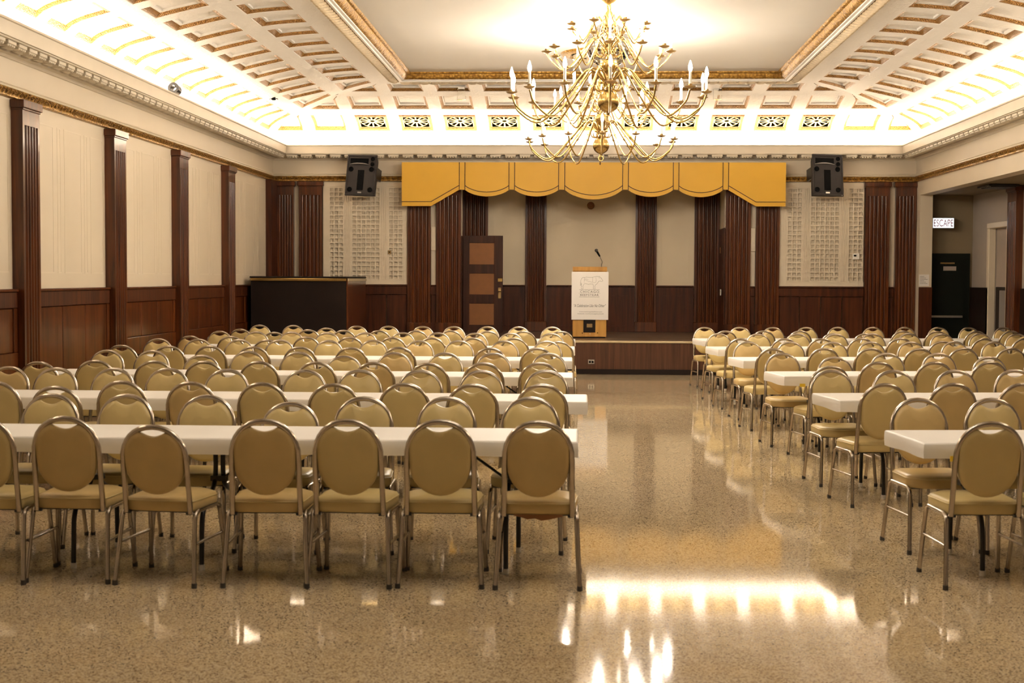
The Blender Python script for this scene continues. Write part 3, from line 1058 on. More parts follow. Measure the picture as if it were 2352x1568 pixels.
# ---- white lattice panels
def lattice(x0, x1, cols, label):
    """cols: list of (first column x, number of squares)"""
    t = thing('lattice_panel', label, 'wall grille', (0, ZB, 0))
    z0, z1 = HWAIN + 0.005, 3.47
    back = MB().box(x0, x1, -0.012, 0, z0, z1)
    back.build('backing', M['wall'], t)
    sq, zz0, zz1 = 0.0905, HWAIN + 0.10, 3.375
    nr = 20
    rp = (zz1 - zz0) / nr
    spans = []
    for (cx0, n) in cols:
        fr = MB()
        cw = sq * n
        bw = 0.026
        for k in range(n + 1):
            xx = cx0 + k * sq
            fr.box(xx - bw / 2, xx + bw / 2, -0.054, -0.012, zz0, zz1)
        for r in range(nr + 1):
            zz = zz0 + r * rp
            fr.box(cx0 - bw / 2, cx0 + cw + bw / 2, -0.0545, -0.012, zz - bw / 2, zz + bw / 2)
        fr.build('lattice', M['mould'], t, kind='stuff')
        spans.append((cx0 - bw / 2, cx0 + cw + bw / 2))
    edges = [x0] + [e for s in spans for e in s] + [x1]
    for k in range(0, len(edges), 2):
        a, b = edges[k], edges[k + 1]
        if b - a > 0.02:
            MB().box(a, b, -0.049, -0.012, zz0 - 0.015, zz1 + 0.015).build('stile', M['mould'], t)
            if 0 < k < len(edges) - 2 and b - a > 0.08:
                for q in (0.25, 0.5, 0.75):
                    xm = a + (b - a) * q
                    MB().box(xm - 0.008, xm + 0.008, -0.061, -0.049, zz0, zz1).build('reed', M['mould'], t)
    MB().box(x0, x1, -0.050, -0.012, z0, zz0 - 0.015).build('rail', M['mould'], t)
    MB().box(x0, x1, -0.050, -0.012, zz1 + 0.015, z1).build('rail', M['mould'], t)
    return t


lattice(-4.95, -3.31, [(-4.825, 3), (-4.39, 6), (-3.675, 3)], 'ivory square lattice wall panel left of the stage')
lattice(3.81, 5.41, [(3.96, 3), (4.395, 6), (5.11, 3)], 'ivory square lattice wall panel right of the stage')
t = thing('wall_switch', 'small dark switch box on the left lattice panel', 'switch', (-3.655, ZB - 0.055, 2.13))
MB().bevbox(-0.03, 0.03, -0.02, 0, -0.035, 0.035, 0.004).build('box', M['darkbrass'], t)
MB().box(-0.012, 0.012, -0.026, -0.02, -0.012, 0.012).build('toggle', M['black'], t)
t = thing('thermostat', 'small white thermostat on the right lattice panel', 'thermostat', (5.26, ZB - 0.055, 2.08))
MB().bevbox(-0.065, 0.065, -0.03, 0, -0.06, 0.06, 0.008).build('case', M['white'], t)
MB().box(-0.05, 0.0, -0.033, -0.03, 0.0, 0.03).build('display', M['black'], t)

# ---- loudspeakers
def speaker(px, label, mirror, tilt):
    c = at(px, 407, 27.25)
    t = thing('loudspeaker', label, 'speaker', tuple(c))
    W2, Hh, D = 0.285, 0.385, 0.34
    t.rotation_euler = (math.radians(-9), math.radians(tilt), math.radians(10 * mirror))
    cab = MB()
    # tapered cabinet
    sec = []
    for (yy, sx, sz) in ((-0.17, 1.0, 1.0), (-0.15, 1.0, 1.0), (0.17, 0.72, 0.86)):
        sec.append([(-W2 * sx, yy, -Hh * sz), (W2 * sx, yy, -Hh * sz), (W2 * sx, yy, Hh * sz), (-W2 * sx, yy, Hh * sz)])
    cab.grid(sec, wrap=True)
    cab.add(sec[0], [(0, 1, 2, 3)])
    cab.add(sec[-1], [(3, 2, 1, 0)])
    cab.build('cabinet', M['speaker'], t)
    rim = MB()
    rim.bevbox(-W2 - 0.01, W2 + 0.01, -0.185, -0.15, Hh - 0.03, Hh + 0.01, 0.008)
    rim.bevbox(-W2 - 0.01, W2 + 0.01, -0.185, -0.15, -Hh - 0.01, -Hh + 0.03, 0.008)
    rim.bevbox(-W2 - 0.01, -W2 + 0.02, -0.185, -0.15, -Hh + 0.03, Hh - 0.03, 0.008)
    rim.bevbox(W2 - 0.02, W2 + 0.01, -0.185, -0.15, -Hh + 0.03, Hh - 0.03, 0.008)
    rim.build('rim', M['speaker'], t)
    horn = MB()
    horn.bevbox(-0.235, 0.125, -0.176, -0.168, 0.205, 0.325, 0.003)
    hn = horn.build('horn_mouth', M['black'], t)
    lip = []
    for k in range(11):
        u = -1 + 2 * k / 10
        lip.append((-0.055 + 0.19 * u, -0.178, 0.205 + 0.022 * (1 - u * u)))
    MB().tube(lip, [0.004 + 0.009 * (1 - (abs(-1 + 2 * k / 10)) ** 2) for k in range(11)], 6).build('horn_lip', M['greyplastic'], hn)
    for (x, z, r) in ((0.205, 0.315, 0.036), (0.205, 0.215, 0.036), (-0.21, 0.115, 0.043), (0.195, 0.115, 0.043), (-0.21, -0.275, 0.043), (0.195, -0.275, 0.043)):
        o = MB().lathe([(0.0, 0.0), (r * 0.8, 0.0), (r, 0.012), (r * 1.12, 0.0)], n=18).build('port', M['black'], t)
        o.matrix_local = Matrix.Translation((x, -0.172, z)) @ Matrix.Rotation(PI / 2, 4, 'X')
    MB().box(-0.07, 0.055, -0.176, -0.165, -0.285, 0.10).build('grille_strip', M['black'], t)
    MB().box(-0.045, 0.03, -0.178, -0.168, -0.345, -0.318).build('badge', M['steel'] if mirror > 0 else M['greyplastic'], t)
    br = MB()
    for s in (-1, 1):
        br.bevbox(s * 0.225 - 0.02, s * 0.225 + 0.02, -0.05, 0.30, -0.02, 0.20, 0.004)
    br.build('wall_bracket', M['blackmetal'], t)
    return t


speaker(836, 'charcoal loudspeaker on the wall left of the mustard valance', -1, 2.0)
speaker(1894, 'charcoal loudspeaker on the wall right of the mustard valance', 1, 1.0)

# ---- podium with poster and microphone
YP = 25.78
pod = thing('podium', 'golden oak podium standing on the stage behind a poster', 'podium', (0.193, YP, HST))
pw = 0.303
b = MB()
b.bevbox(-pw, pw, 0.0, 0.45, 0.02, 1.20, 0.006)
b.build('body', M['oak'], pod)
MB().bevbox(-pw + 0.02, pw - 0.02, 0.02, 0.43, 0.0, 0.02, 0.003).build('plinth', M['blackwood'], pod)
tp = MB().prism([(-pw - 0.004, 1.20), (pw + 0.004, 1.20), (pw + 0.004, 1.275), (-pw - 0.004, 1.275)], -0.012, 0.0)
tp.box(-pw, pw, 0.0, 0.42, 1.20, 1.215)
tp.build('reading_top', M['oak'], pod)
pan = MB().box(-0.11, 0.105, -0.004, 0.0, 0.10, 0.345).build('front_recess', M['blackwood'], pod)
MB().box(-0.05, 0.05, -0.010, -0.004, 0.19, 0.255).build('name_plate', M['darkbrass'], pan)
for (x, z) in ((-0.128, 0.088), (0.01, 0.075), (0.145, 0.092)):
    MB().box(x - 0.008, x + 0.008, -0.004, 0, z - 0.008, z + 0.008).build('screw', M['steel'] if x == 0.01 else M['black'], pod)

post = thing('podium_poster', 'white poster with a steer outline fixed to the podium front', 'poster', (0.197, YP - 0.012, 0))
pz0, pz1 = 0.903, 1.760
MB().box(-0.329, 0.329, -0.012, 0.0, pz0, pz1).build('card', M['poster'], post)


def poster_xz(cx_, cy_):
    # printed layout: poster spans 228..798 by 432..1186 units
    return (-0.329 + 0.658 * (cx_ - 228) / 570.0, pz1 - (pz1 - pz0) * (cy_ - 432) / 754.0)


def ink_line(name, pts, wd, mat):
    mb = MB()
    P = [Vector((poster_xz(*p)[0], 0, poster_xz(*p)[1])) for p in pts]
    for a, b2 in zip(P, P[1:]):
        dd = (b2 - a)
        if dd.length < 1e-6:
            continue
        n = Vector((-dd.z, 0, dd.x)).normalized() * wd / 2
        e = dd.normalized() * wd * 0.4
        q = [a + n - e, b2 + n + e, b2 - n + e, a - n - e]
        mb.add([(v_.x, -0.0128, v_.z) for v_ in q], [(0, 1, 2, 3)])
        mb.add([(v_.x, -0.0121, v_.z) for v_ in q], [(3, 2, 1, 0)])
    return mb.build(name, mat, post)


steer = [(366, 650), (374, 628), (366, 600), (372, 565), (388, 530), (405, 520), (430, 524), (455, 514), (500, 520), (545, 518), (590, 509), (625, 505), (648, 508),
         (660, 503), (668, 514), (685, 530), (700, 552), (710, 568), (704, 580), (690, 582), (668, 575), (650, 577), (638, 596), (628, 612), (612, 628), (598, 636),
         (590, 650), (586, 672), (594, 692), (590, 700), (566, 698), (560, 690), (566, 672), (562, 640), (556, 622), (535, 624), (510, 622), (496, 632), (480, 628), (455, 618),
         (432, 616), (415, 630), (408, 650), (400, 668), (408, 690), (402, 700), (380, 698), (376, 684), (382, 662), (378, 645), (382, 612)]
ink_line('steer_outline', steer, 0.0042, M['inklight'])
for pts in ([(372, 600), (366, 625), (366, 650), (374, 655)], [(420, 560), (490, 552)], [(430, 545), (470, 545)], [(455, 570), (552, 598)], [(552, 520), (556, 600)],
            [(600, 520), (610, 560), (600, 600)], [(425, 520), (428, 560), (420, 600)], [(655, 512), (652, 530), (664, 526)], [(560, 600), (598, 600)]):
    ink_line('cut_line', pts, 0.003, M['inklight'])
for y in (714, 826):
    ink_line('rule', [(348, y), (660, y)], 0.0042, M['ink'])


def text(body, cx_, cy_, width, height, mat, name, shear=0.0, parent=post, depth=-0.0130, spacing=1.0):
    cu = bpy.data.curves.new(name, 'FONT')
    cu.body = body
    cu.align_x = 'CENTER'
    cu.align_y = 'CENTER'
    cu.shear = shear
    cu.space_character = spacing
    cu.size = 1.0
    tmp = bpy.data.objects.new(name, cu)
    COL.objects.link(tmp)
    dg = bpy.context.evaluated_depsgraph_get()
    me = bpy.data.meshes.new_from_object(tmp.evaluated_get(dg))
    bpy.data.objects.remove(tmp)
    xs = [v_.co.x for v_ in me.vertices]
    ys = [v_.co.y for v_ in me.vertices]
    sx, sy = width / (max(xs) - min(xs)), height / (max(ys) - min(ys))
    mx, my = 0.5 * (max(xs) + min(xs)), 0.5 * (max(ys) + min(ys))
    for v_ in me.vertices:
        v_.co = (cx_ + (v_.co.x - mx) * sx, depth, cy_ + (v_.co.y - my) * sy)
    me.materials.clear()
    me.materials.append(mat)
    o = bpy.data.objects.new(name, me)
    COL.objects.link(o)
    return put(o, parent)


U = 0.658 / 570.0
x_, z_ = poster_xz(507, 746)
text('CHICAGO', x_, z_, 292 * U, 36 * U, M['ink'], 'title_line', spacing=1.25)
x_, z_ = poster_xz(507, 795)
text('BEEFSTEAK', x_, z_, 292 * U, 33 * U, M['ink'], 'title_line', spacing=1.1)
for xx in (347, 664):
    x_, z_ = poster_xz(xx, 769)
    MB().prism([(x_ - 0.005, z_), (x_, z_ - 0.005), (x_ + 0.005, z_), (x_, z_ + 0.005)], -0.0130, -0.0121).build('title_dot', M['ink'], post)
x_, z_ = poster_xz(513, 964)
text('\u201cA Celebration Like No Other\u201d', x_, z_, 500 * U, 44 * U, M['ink'], 'motto_line', 0.35)
x_, z_ = poster_xz(525, 1061)
text('www.thechicagobeefsteak.com', x_, z_, 356 * U, 21 * U, M['inklight'], 'address_line')
x_, z_ = poster_xz(525, 1093)
text('facebook.com/thechicagobeefsteak', x_, z_, 408 * U, 21 * U, M['inklight'], 'address_line')

mic = thing('microphone', 'black gooseneck microphone on top of the podium', 'microphone', (0.40, YP + 0.18, HST + 1.217))
MB().lathe([(0, 0), (0.03, 0), (0.03, 0.008), (0.01, 0.016), (0.008, 0.03)], n=14).build('base', M['blackmetal'], mic)
neck = spline([(0, 0, 0.02), (0.006, -0.01, 0.10), (0.015, -0.03, 0.15), (-0.012, -0.07, 0.20), (-0.03, -0.10, 0.245)], 5)
MB().tube(neck, 0.006, 8).build('gooseneck', M['steel'], mic)
MB().tube([(-0.03, -0.10, 0.245), (-0.045, -0.115, 0.27), (-0.085, -0.165, 0.335)], [0.012, 0.017, 0.020], 10).build('handle', M['black'], mic)
gr = MB().lathe([(0.0, -0.03), (0.020, -0.026), (0.029, -0.010), (0.030, 0.006), (0.023, 0.022), (0.0, 0.030)], n=14).build('grille_head', M['blackmetal'], mic, smooth=True)
gr.location = (-0.095, -0.178, 0.352)

# ---- open door leaf on the stage
pl, pr_ = at(1064, 600, 27.86), at(1155, 600, 27.86)
ht = at(1110, 541, 27.86).z
dl = thing('panelled_door', 'dark open door leaf with three rust panels on the stage', 'door', (pl.x, 27.86, HST))
DW, DHt = pr_.x - pl.x, ht - HST
pz = []
rows_ = [(558, 607), (628, 676), (697, 746)]
px0, px1 = 0.12, 0.60
rails = [0.0]
for (a, b2) in rows_[::-1]:
    rails += [at(1110, b2, 27.86).z - HST, at(1110, a, 27.86).z - HST]
rails.append(DHt)
for s0, s1 in ((0.0, px0), (px1, DW)):
    MB().bevbox(s0, s1, 0, 0.045, 0.0, DHt, 0.003).build('stile', M['doorwood'], dl)
for k in range(0, len(rails), 2):
    MB().bevbox(px0, px1, 0.001, 0.044, rails[k], rails[k + 1], 0.003).build('rail', M['doorwood'], dl)
for k in range(1, len(rails) - 1, 2):
    MB().box(px0, px1, 0.014, 0.03, rails[k], rails[k + 1]).build('panel', M['cork'], dl)
lk = at(1148, 643, 27.86)
MB().bevbox(DW - 0.10, DW - 0.005, -0.012, 0, lk.z - HST - 0.035, lk.z - HST + 0.035, 0.006).build('deadbolt', M['brass'], dl)
hz = at(1148, 671, 27.86).z - HST
hp = MB().bevbox(DW - 0.09, DW - 0.03, -0.008, 0, hz - 0.12, hz + 0.09, 0.006).build('lock_plate', M['darkbrass'], dl)
kn = MB().lathe([(0.0, 0.0), (0.012, 0.0), (0.012, 0.03), (0.028, 0.045), (0.030, 0.06), (0.0, 0.072)], n=14).build('knob', M['darkbrass'], hp, smooth=True)
kn.matrix_local = Matrix.Translation((DW - 0.06, -0.008, hz + 0.03)) @ Matrix.Rotation(PI / 2, 4, 'X')

# ---- round vent on the stage back wall
c = at(1357, 472, ZS)
t = thing('wall_roundel', 'small brown round speaker on the stage wall below the valance', 'wall speaker', tuple(c))
o = MB().lathe([(0.0, 0.02), (0.03, 0.022), (0.032, 0.012), (0.058, 0.012), (0.07, 0.018), (0.075, 0.0)], n=24).build('disc', M['cork'], t)
o.matrix_local = Matrix.Rotation(PI / 2, 4, 'X')

# ---- dark bar cabinet in the back left corner
bar_ = thing('bar_cabinet', 'tall near-black bar cabinet with a brass rail, back left', 'cabinet', (0, 0, 0))
bx0, bx1, by0, by1, bh = -5.80, -4.10, 25.2, 27.45, 1.655
MB().box(bx0, bx1, by0, by1, 0.0, bh - 0.03).build('body', M['blackwood'], bar_)
MB().bevbox(bx0 - 0.02, bx1 + 0.02, by0 - 0.02, by1, bh - 0.03, bh, 0.006).build('counter', M['blackwood'], bar_)
MB().bevbox(bx0 - 0.01, bx1 + 0.01, by0 - 0.035, by0 - 0.001, bh - 0.082, bh - 0.034, 0.008).build('brass_rail', M['brass'], bar_)
MB().bevbox(bx1, bx1 + 0.025, by0, by1 - 0.1, 0.0, bh - 0.034, 0.006).build('end_panel', M['mahogany'], bar_)
MB().bevbox(bx1 + 0.021, bx1 + 0.04, by0, by1 - 0.1, bh - 0.085, bh - 0.034, 0.004).build('end_trim', M['nosing'], bar_)

# ---- lit sign, notice
c0, c1 = at(2143, 523, 27.45), at(2191, 501, 27.45)
sg = thing('escape_sign', 'white glowing sign reading ESCAPE above the dark exit door', 'sign', (c0.x, 27.45, c0.z))
SW, SH = c1.x - c0.x, c1.z - c0.z
MB().bevbox(-0.012, SW + 0.012, 0.004, 0.25, -0.012, SH + 0.012, 0.005).build('housing', M['greyplastic'], sg)
MB().box(0, SW, 0.0, 0.004, 0, SH).build('lit_panel', M['signglow'], sg)
text('ESCAPE', SW * 0.5, SH * 0.5, SW * 0.94, SH * 0.72, M['red'], 'lettering', parent=sg, depth=-0.002)
c0, c1 = at(2106, 657, YST - 0.03), at(2140, 628, YST - 0.03)
nt2 = thing('paper_notice', 'small framed paper notice at the base of right wall stub', 'notice', (c0.x + 0.03, YST, HWAIN + 0.01))
MB().box(0, 0.21, -0.008, 0, 0.0, 0.24).build('paper', M['poster'], nt2)
for k in range(6):
    MB().box(0.03, 0.17 - 0.03 * (k % 3), -0.0095, -0.008, 0.055 + 0.026 * k, 0.062 + 0.026 * k).build('print_line', M['inklight'], nt2)
for (a, b2, c_, d_) in ((0, 0.21, 0.0, 0.012), (0, 0.21, 0.228, 0.24), (0, 0.012, 0.012, 0.228), (0.198, 0.21, 0.012, 0.228)):
    MB().box(a, b2, -0.012, -0.0, c_, d_).build('frame_bar', M['mould'], nt2)

# ---- theatre lamp on the cornice and small fixture on the vault
pc = thing('par_lamp', 'black ring-shaped stage lamp standing in the left cove', 'lamp', (-5.66, 20.05, 4.17))
rg = MB()
rg.lathe([(0.042, 0.0), (0.076, 0.0), (0.078, 0.16), (0.042, 0.16), (0.042, 0.0)], n=24)
o = rg.build('housing', M['blackmetal'], pc, smooth=True)
o.matrix_local = Matrix.Translation((0, 0, 0.075)) @ Matrix.Rotation(math.radians(82), 4, 'X')
o2 = MB().lathe([(0.0, 0.10), (0.043, 0.10)], n=24).build('reflector', M['white'], pc)
o2.matrix_local = o.matrix_local
sm = surf('L', 24.9, 3.5)
t = thing('ceiling_clamp', 'tiny black clamp fixed to a rib of the left vault', 'clamp', tuple(sm))
MB().bevbox(-0.03, 0.03, -0.02, 0.02, -0.045, 0.01, 0.006).build('body', M['black'], t)
for s in (-1, 1):
    MB().tube([(s * 0.02, 0, -0.035), (s * 0.055, 0.0, -0.015), (s * 0.075, 0, -0.03)], 0.007, 6).build('jaw', M['black'], t)
for (px, lab) in ((1060, 'clear acrylic emergency fitting on back vault left of chandelier'), (1648, 'clear acrylic emergency fitting on back vault right of chandelier')):
    c = at(px, 210, 25.9)
    t = thing('clear_fitting', lab, 'emergency light', (c.x, 25.9, 5.0))
    MB().bevbox(-0.075, 0.075, -0.06, 0.06, -0.17, 0.02, 0.01).build('lens', M['acrylic'], t)
    MB().bevbox(-0.06, 0.06, -0.05, 0.05, 0.02, 0.06, 0.005).build('mount', M['white'], t)


# ---- chandeliers


def bulb_lamps(watt):
    out = {}
    for step in (2, 4):
        l = bpy.data.lights.new('bulb_light', 'POINT')
        l.energy = watt * step
        l.color = (1.0, 0.89, 0.75)
        l.shadow_soft_size = 0.025
        out[step] = l
    return out


def chandelier(y, label, lamp):
    ch = thing('brass_chandelier', label, 'chandelier', (0.30, y, 0))
    st = MB()
    st.lathe([(0.0, HFLAT), (0.09, HFLAT), (0.10, HFLAT - 0.03), (0.05, HFLAT - 0.07), (0.012, HFLAT - 0.10), (0.012, 4.66), (0.075, 4.66), (0.08, 4.60), (0.05, 4.58),
              (0.03, 4.55), (0.022, 4.50), (0.04, 4.47), (0.045, 4.43), (0.02, 4.40), (0.018, 4.36), (0.05, 4.335), (0.055, 4.31), (0.03, 4.29), (0.02, 4.24), (0.035, 4.20),
              (0.05, 4.15), (0.03, 4.12), (0.055, 4.10), (0.06, 4.07), (0.03, 4.04), (0.022, 4.00), (0.03, 3.985)], n=18)
    st.build('stem', M['brass'], ch, smooth=True, angle=60)
    MB().lathe([(0.03, 3.985), (0.085, 3.965), (0.098, 3.93), (0.098, 3.925), (0.09, 3.885), (0.055, 3.85), (0.025, 3.83), (0.02, 3.78), (0.05, 3.745), (0.06, 3.72), (0.06, 3.70), (0.03, 3.68), (0.03, 3.65)],
               n=24).build('upper_bowl', M['brass'], ch, smooth=True, angle=60)
    MB().lathe([(0.03, 3.655), (0.06, 3.645), (0.10, 3.605), (0.118, 3.55), (0.119, 3.545), (0.114, 3.50), (0.09, 3.455), (0.05, 3.425), (0.02, 3.415), (0.015, 3.39), (0.0, 3.388)],
               n=28).build('ball', M['brass'], ch, smooth=True, angle=60)
    MB().tube([(0.035 * math.cos(2 * PI * k / 18), 0, 3.352 + 0.035 * math.sin(2 * PI * k / 18)) for k in range(18)], 0.006, 6, closed=True).build('finial_ring', M['brass'], ch, smooth=True)
    tiers = ((14, 1.05, 3.60, 3.87, 0.22, 3.335, 0.74, 3.72, 0.0105, 0.0), (12, 0.66, 4.06, 4.20, 0.17, 3.865, 0.46, 4.085, 0.009, 0.0),
             (8, 0.42, 4.325, 4.43, 0.13, 4.17, 0.29, 4.325, 0.008, PI / 8))
    pan_me = MB().lathe([(0.0, -0.012), (0.018, -0.014), (0.045, -0.004), (0.062, 0.008), (0.058, 0.010), (0.02, 0.0), (0.018, 0.014), (0.024, 0.020), (0.020, 0.034), (0.0, 0.034)], n=16).mesh('drip_pan', M['darkbrass'], True, 50)
    can_me = MB().lathe([(0.0, 0.03), (0.0145, 0.03), (0.0145, 0.155), (0.0, 0.157)], n=10).mesh('candle', M['candle'], True, 50)
    bulb_me = MB().lathe([(0.0, 0.155), (0.012, 0.158), (0.021, 0.180), (0.0225, 0.198), (0.018, 0.225), (0.010, 0.250), (0.004, 0.268), (0.0, 0.272)], n=10).mesh('bulb', M['bulb'], True, 80)
    for (n, R, zc, ztop, rtop, zlow, rlow, zh, tr_, ph) in tiers:
        k_ = spline([(0.03, 0, zh - 0.02), (0.07, 0, zh + 0.05), (rtop, 0, ztop), (rtop + 0.4 * (rlow - rtop), 0, ztop - 0.42 * (ztop - zlow)), (rlow, 0, zlow), (R - 0.07, 0, zlow + 0.40 * (zc - zlow)), (R, 0, zc - 0.02)], 5)
        am = MB().tube(k_, tr_, 7)
        # scroll at the root and a knop half-way along
        sc = [(0.10 + 0.045 * math.cos(a), 0, zh - 0.03 + 0.045 * math.sin(a)) for a in [PI * (0.5 + 1.6 * q / 10) for q in range(11)]]
        am.tube(sc, tr_ * 0.7, 6)
        kn_ = k_[len(k_) * 5 // 10]
        am.tube([kn_ + Vector((-0.012, 0, 0.018)), kn_, kn_ + Vector((0.012, 0, -0.018))], [tr_, tr_ * 1.9, tr_], 8)
        arm_me = am.mesh('arm', M['brass'], True, 60)
        for q in range(n):
            a = -PI / 2 + ph + 2 * PI * q / n
            o = inst('arm', arm_me, ch, (0, 0, 0), (0, 0, a))
            for nm, me in (('drip_pan', pan_me), ('candle', can_me), ('bulb', bulb_me)):
                inst(nm, me, o, (R, 0, zc))
            # one lamp stands for a few neighbouring bulbs of the tier
            step = 2 if n == 14 else 4
            if q % step == 0:
                bl = bpy.data.objects.new('bulb_light', lamp[step])
                COL.objects.link(bl)
                bl.parent = o
                bl.location = (R, 0, zc + 0.305)
    return ch


chandelier(15.5, 'large brass chandelier with lit candle bulbs, nearer the camera', bulb_lamps(BULB_WATT))
chandelier(6.9, 'added brass chandelier, out of view above, brightening the front tables', bulb_lamps(BULB_WATT * 0.42))  # unseen fixture added to brighten the front tables
chandelier(20.6, 'brass chandelier hanging farther back, partly hidden by the nearer one', bulb_lamps(BULB_WATT))

# ---- mirror ball and round ceiling diffuser
mbt = thing('mirror_ball', 'silver mirror-tiled ball hanging behind the near chandelier', 'mirror ball', (0.34, 18.0, 4.53))
MB().lathe([(0.0, 0.274), (0.10, 0.255), (0.2, 0.187), (0.262, 0.08), (0.274, 0.0), (0.262, -0.08), (0.2, -0.187), (0.10, -0.255), (0.0, -0.274)], n=24).build('core', M['greyplastic'], mbt, smooth=True)
tiles = MB()
R0 = 0.28
nl = 24
for i in range(nl):
    la0 = -PI / 2 + PI * i / nl + 0.008
    la1 = -PI / 2 + PI * (i + 1) / nl - 0.008
    nn = max(4, int(round(48 * math.cos(0.5 * (la0 + la1)))))
    for j in range(nn):
        lo0, lo1 = 2 * PI * j / nn + 0.012, 2 * PI * (j + 1) / nn - 0.012
        jit = random.uniform(-0.03, 0.03)
        q = [(lo0, la0), (lo1, la0), (lo1, la1), (lo0, la1)]
        P = [Vector((math.cos(a) * math.cos(b2), math.sin(a) * math.cos(b2), math.sin(b2))) * R0 for a, b2 in q]
        cc = sum(P, Vector()) / 4
        P = [p + cc.normalized() * ((p - cc).dot(Vector((1, 0.5, 0.3))) * jit) for p in P]
        tiles.add(P, [(0, 1, 2, 3)])
tiles.build('mirror_tiles', M['mirror'], mbt, kind='stuff')
MB().tube([(0, 0, 0.27), (0, 0, HFLAT - 4.53)], 0.008, 6).build('hanging_rod', M['steel'], mbt)
MB().lathe([(0.0, 0.27), (0.04, 0.27), (0.04, 0.33), (0.0, 0.33)], n=14).build('motor_cap', M['blackmetal'], mbt)
df = thing('ceiling_diffuser', 'round stepped gold ceiling diffuser behind the chandeliers', 'vent', (0.31, 22.7, HFLAT))
MB().lathe([(0.62, 0.0), (0.60, -0.03), (0.50, -0.05), (0.46, -0.02), (0.46, 0.0)], n=40).build('outer_ring', M['giltband'], df, smooth=True)
MB().lathe([(0.43, -0.04), (0.42, -0.07), (0.30, -0.10), (0.27, -0.07)], n=40).build('middle_ring', M['nosing'], df, smooth=True)
MB().lathe([(0.22, -0.08), (0.21, -0.11), (0.08, -0.13), (0.0, -0.13)], n=40).build('inner_ring', M['nosing'], df, smooth=True)
MB().lathe([(0.0, -0.004), (0.46, -0.004)], n=40).build('throat', M['black'], df)
sp = MB()
for k in range(4):
    a = PI / 4 + k * PI / 2
    sp.tube([(0, 0, -0.06), (0.48 * math.cos(a), 0.48 * math.sin(a), -0.03)], 0.012, 6)
sp.build('spider', M['blackmetal'], df)

# ---- tables
TOPZ = 0.745
LEFT_FAR = [8.587, 11.154, 13.727, 16.382, 19.012, 21.338]
LEFT_END = [0.0, 0.07, -0.05, -0.07, -0.05, -0.05]
RIGHT_FAR = [8.68, 11.46, 14.12, 16.66, 19.22, 21.85]
RIGHT_TURN = [0.10, 0.14, 0.14, 0.149, 0.149, 0.14]   # the right-hand rows stand slightly askew
RIGHT_END = [1.836, 1.851, 1.815, 1.72, 1.69, 1.72]
TW = 0.70
TL = 2.43


def make_table():
    t = thing('folding_table', 'x', 'table')
    MB().bevbox(-TL / 2, TL / 2, -TW / 2 + 0.012, TW / 2 - 0.012, 0.70, 0.735, 0.006).build('tabletop', M['tabletop'], t)
    MB().box(-TL / 2 + 0.06, TL / 2 - 0.06, -TW / 2 + 0.05, TW / 2 - 0.05, 0.672, 0.70).build('under_frame', M['blackmetal'], t)
    lm, cm = {}, MB().lathe([(0, 0), (0.017, 0), (0.017, 0.03), (0, 0.03)], n=10).mesh('foot_cap', M['white'], True, 50)
    for sy in (-1, 1):
        pts = spline([(0, 0, 0.675), (0, 0, 0.52), (0, sy * 0.05, 0.43), (0, sy * 0.22, 0.37), (0, sy * 0.30, 0.29), (0, sy * 0.315, 0.15), (0, sy * 0.32, 0.03)], 4)
        lm[sy] = MB().tube(pts, 0.0145, 8).mesh('leg', M['blackmetal'], True, 60)
    for sx in (-1, 1):
        for sy in (-1, 1):
            lx = sx * (TL / 2 - 0.36) + sy * 0.022
            o = inst('leg', lm[sy], t, (lx, 0, 0))
            inst('foot_cap', cm, o, (0, sy * 0.32, 0))
        lx = sx * (TL / 2 - 0.36)
        br = MB()
        for q in (-0.012, 0.012):
            br.tube([(lx, q, 0.46), (lx - sx * 0.30, q, 0.672)], 0.006, 6)
        br.build('brace', M['blackmetal'], t)
        MB().box(lx - 0.045, lx + 0.045, -0.03, 0.03, 0.46, 0.49).build('leg_clamp', M['blackmetal'], t)
    return t


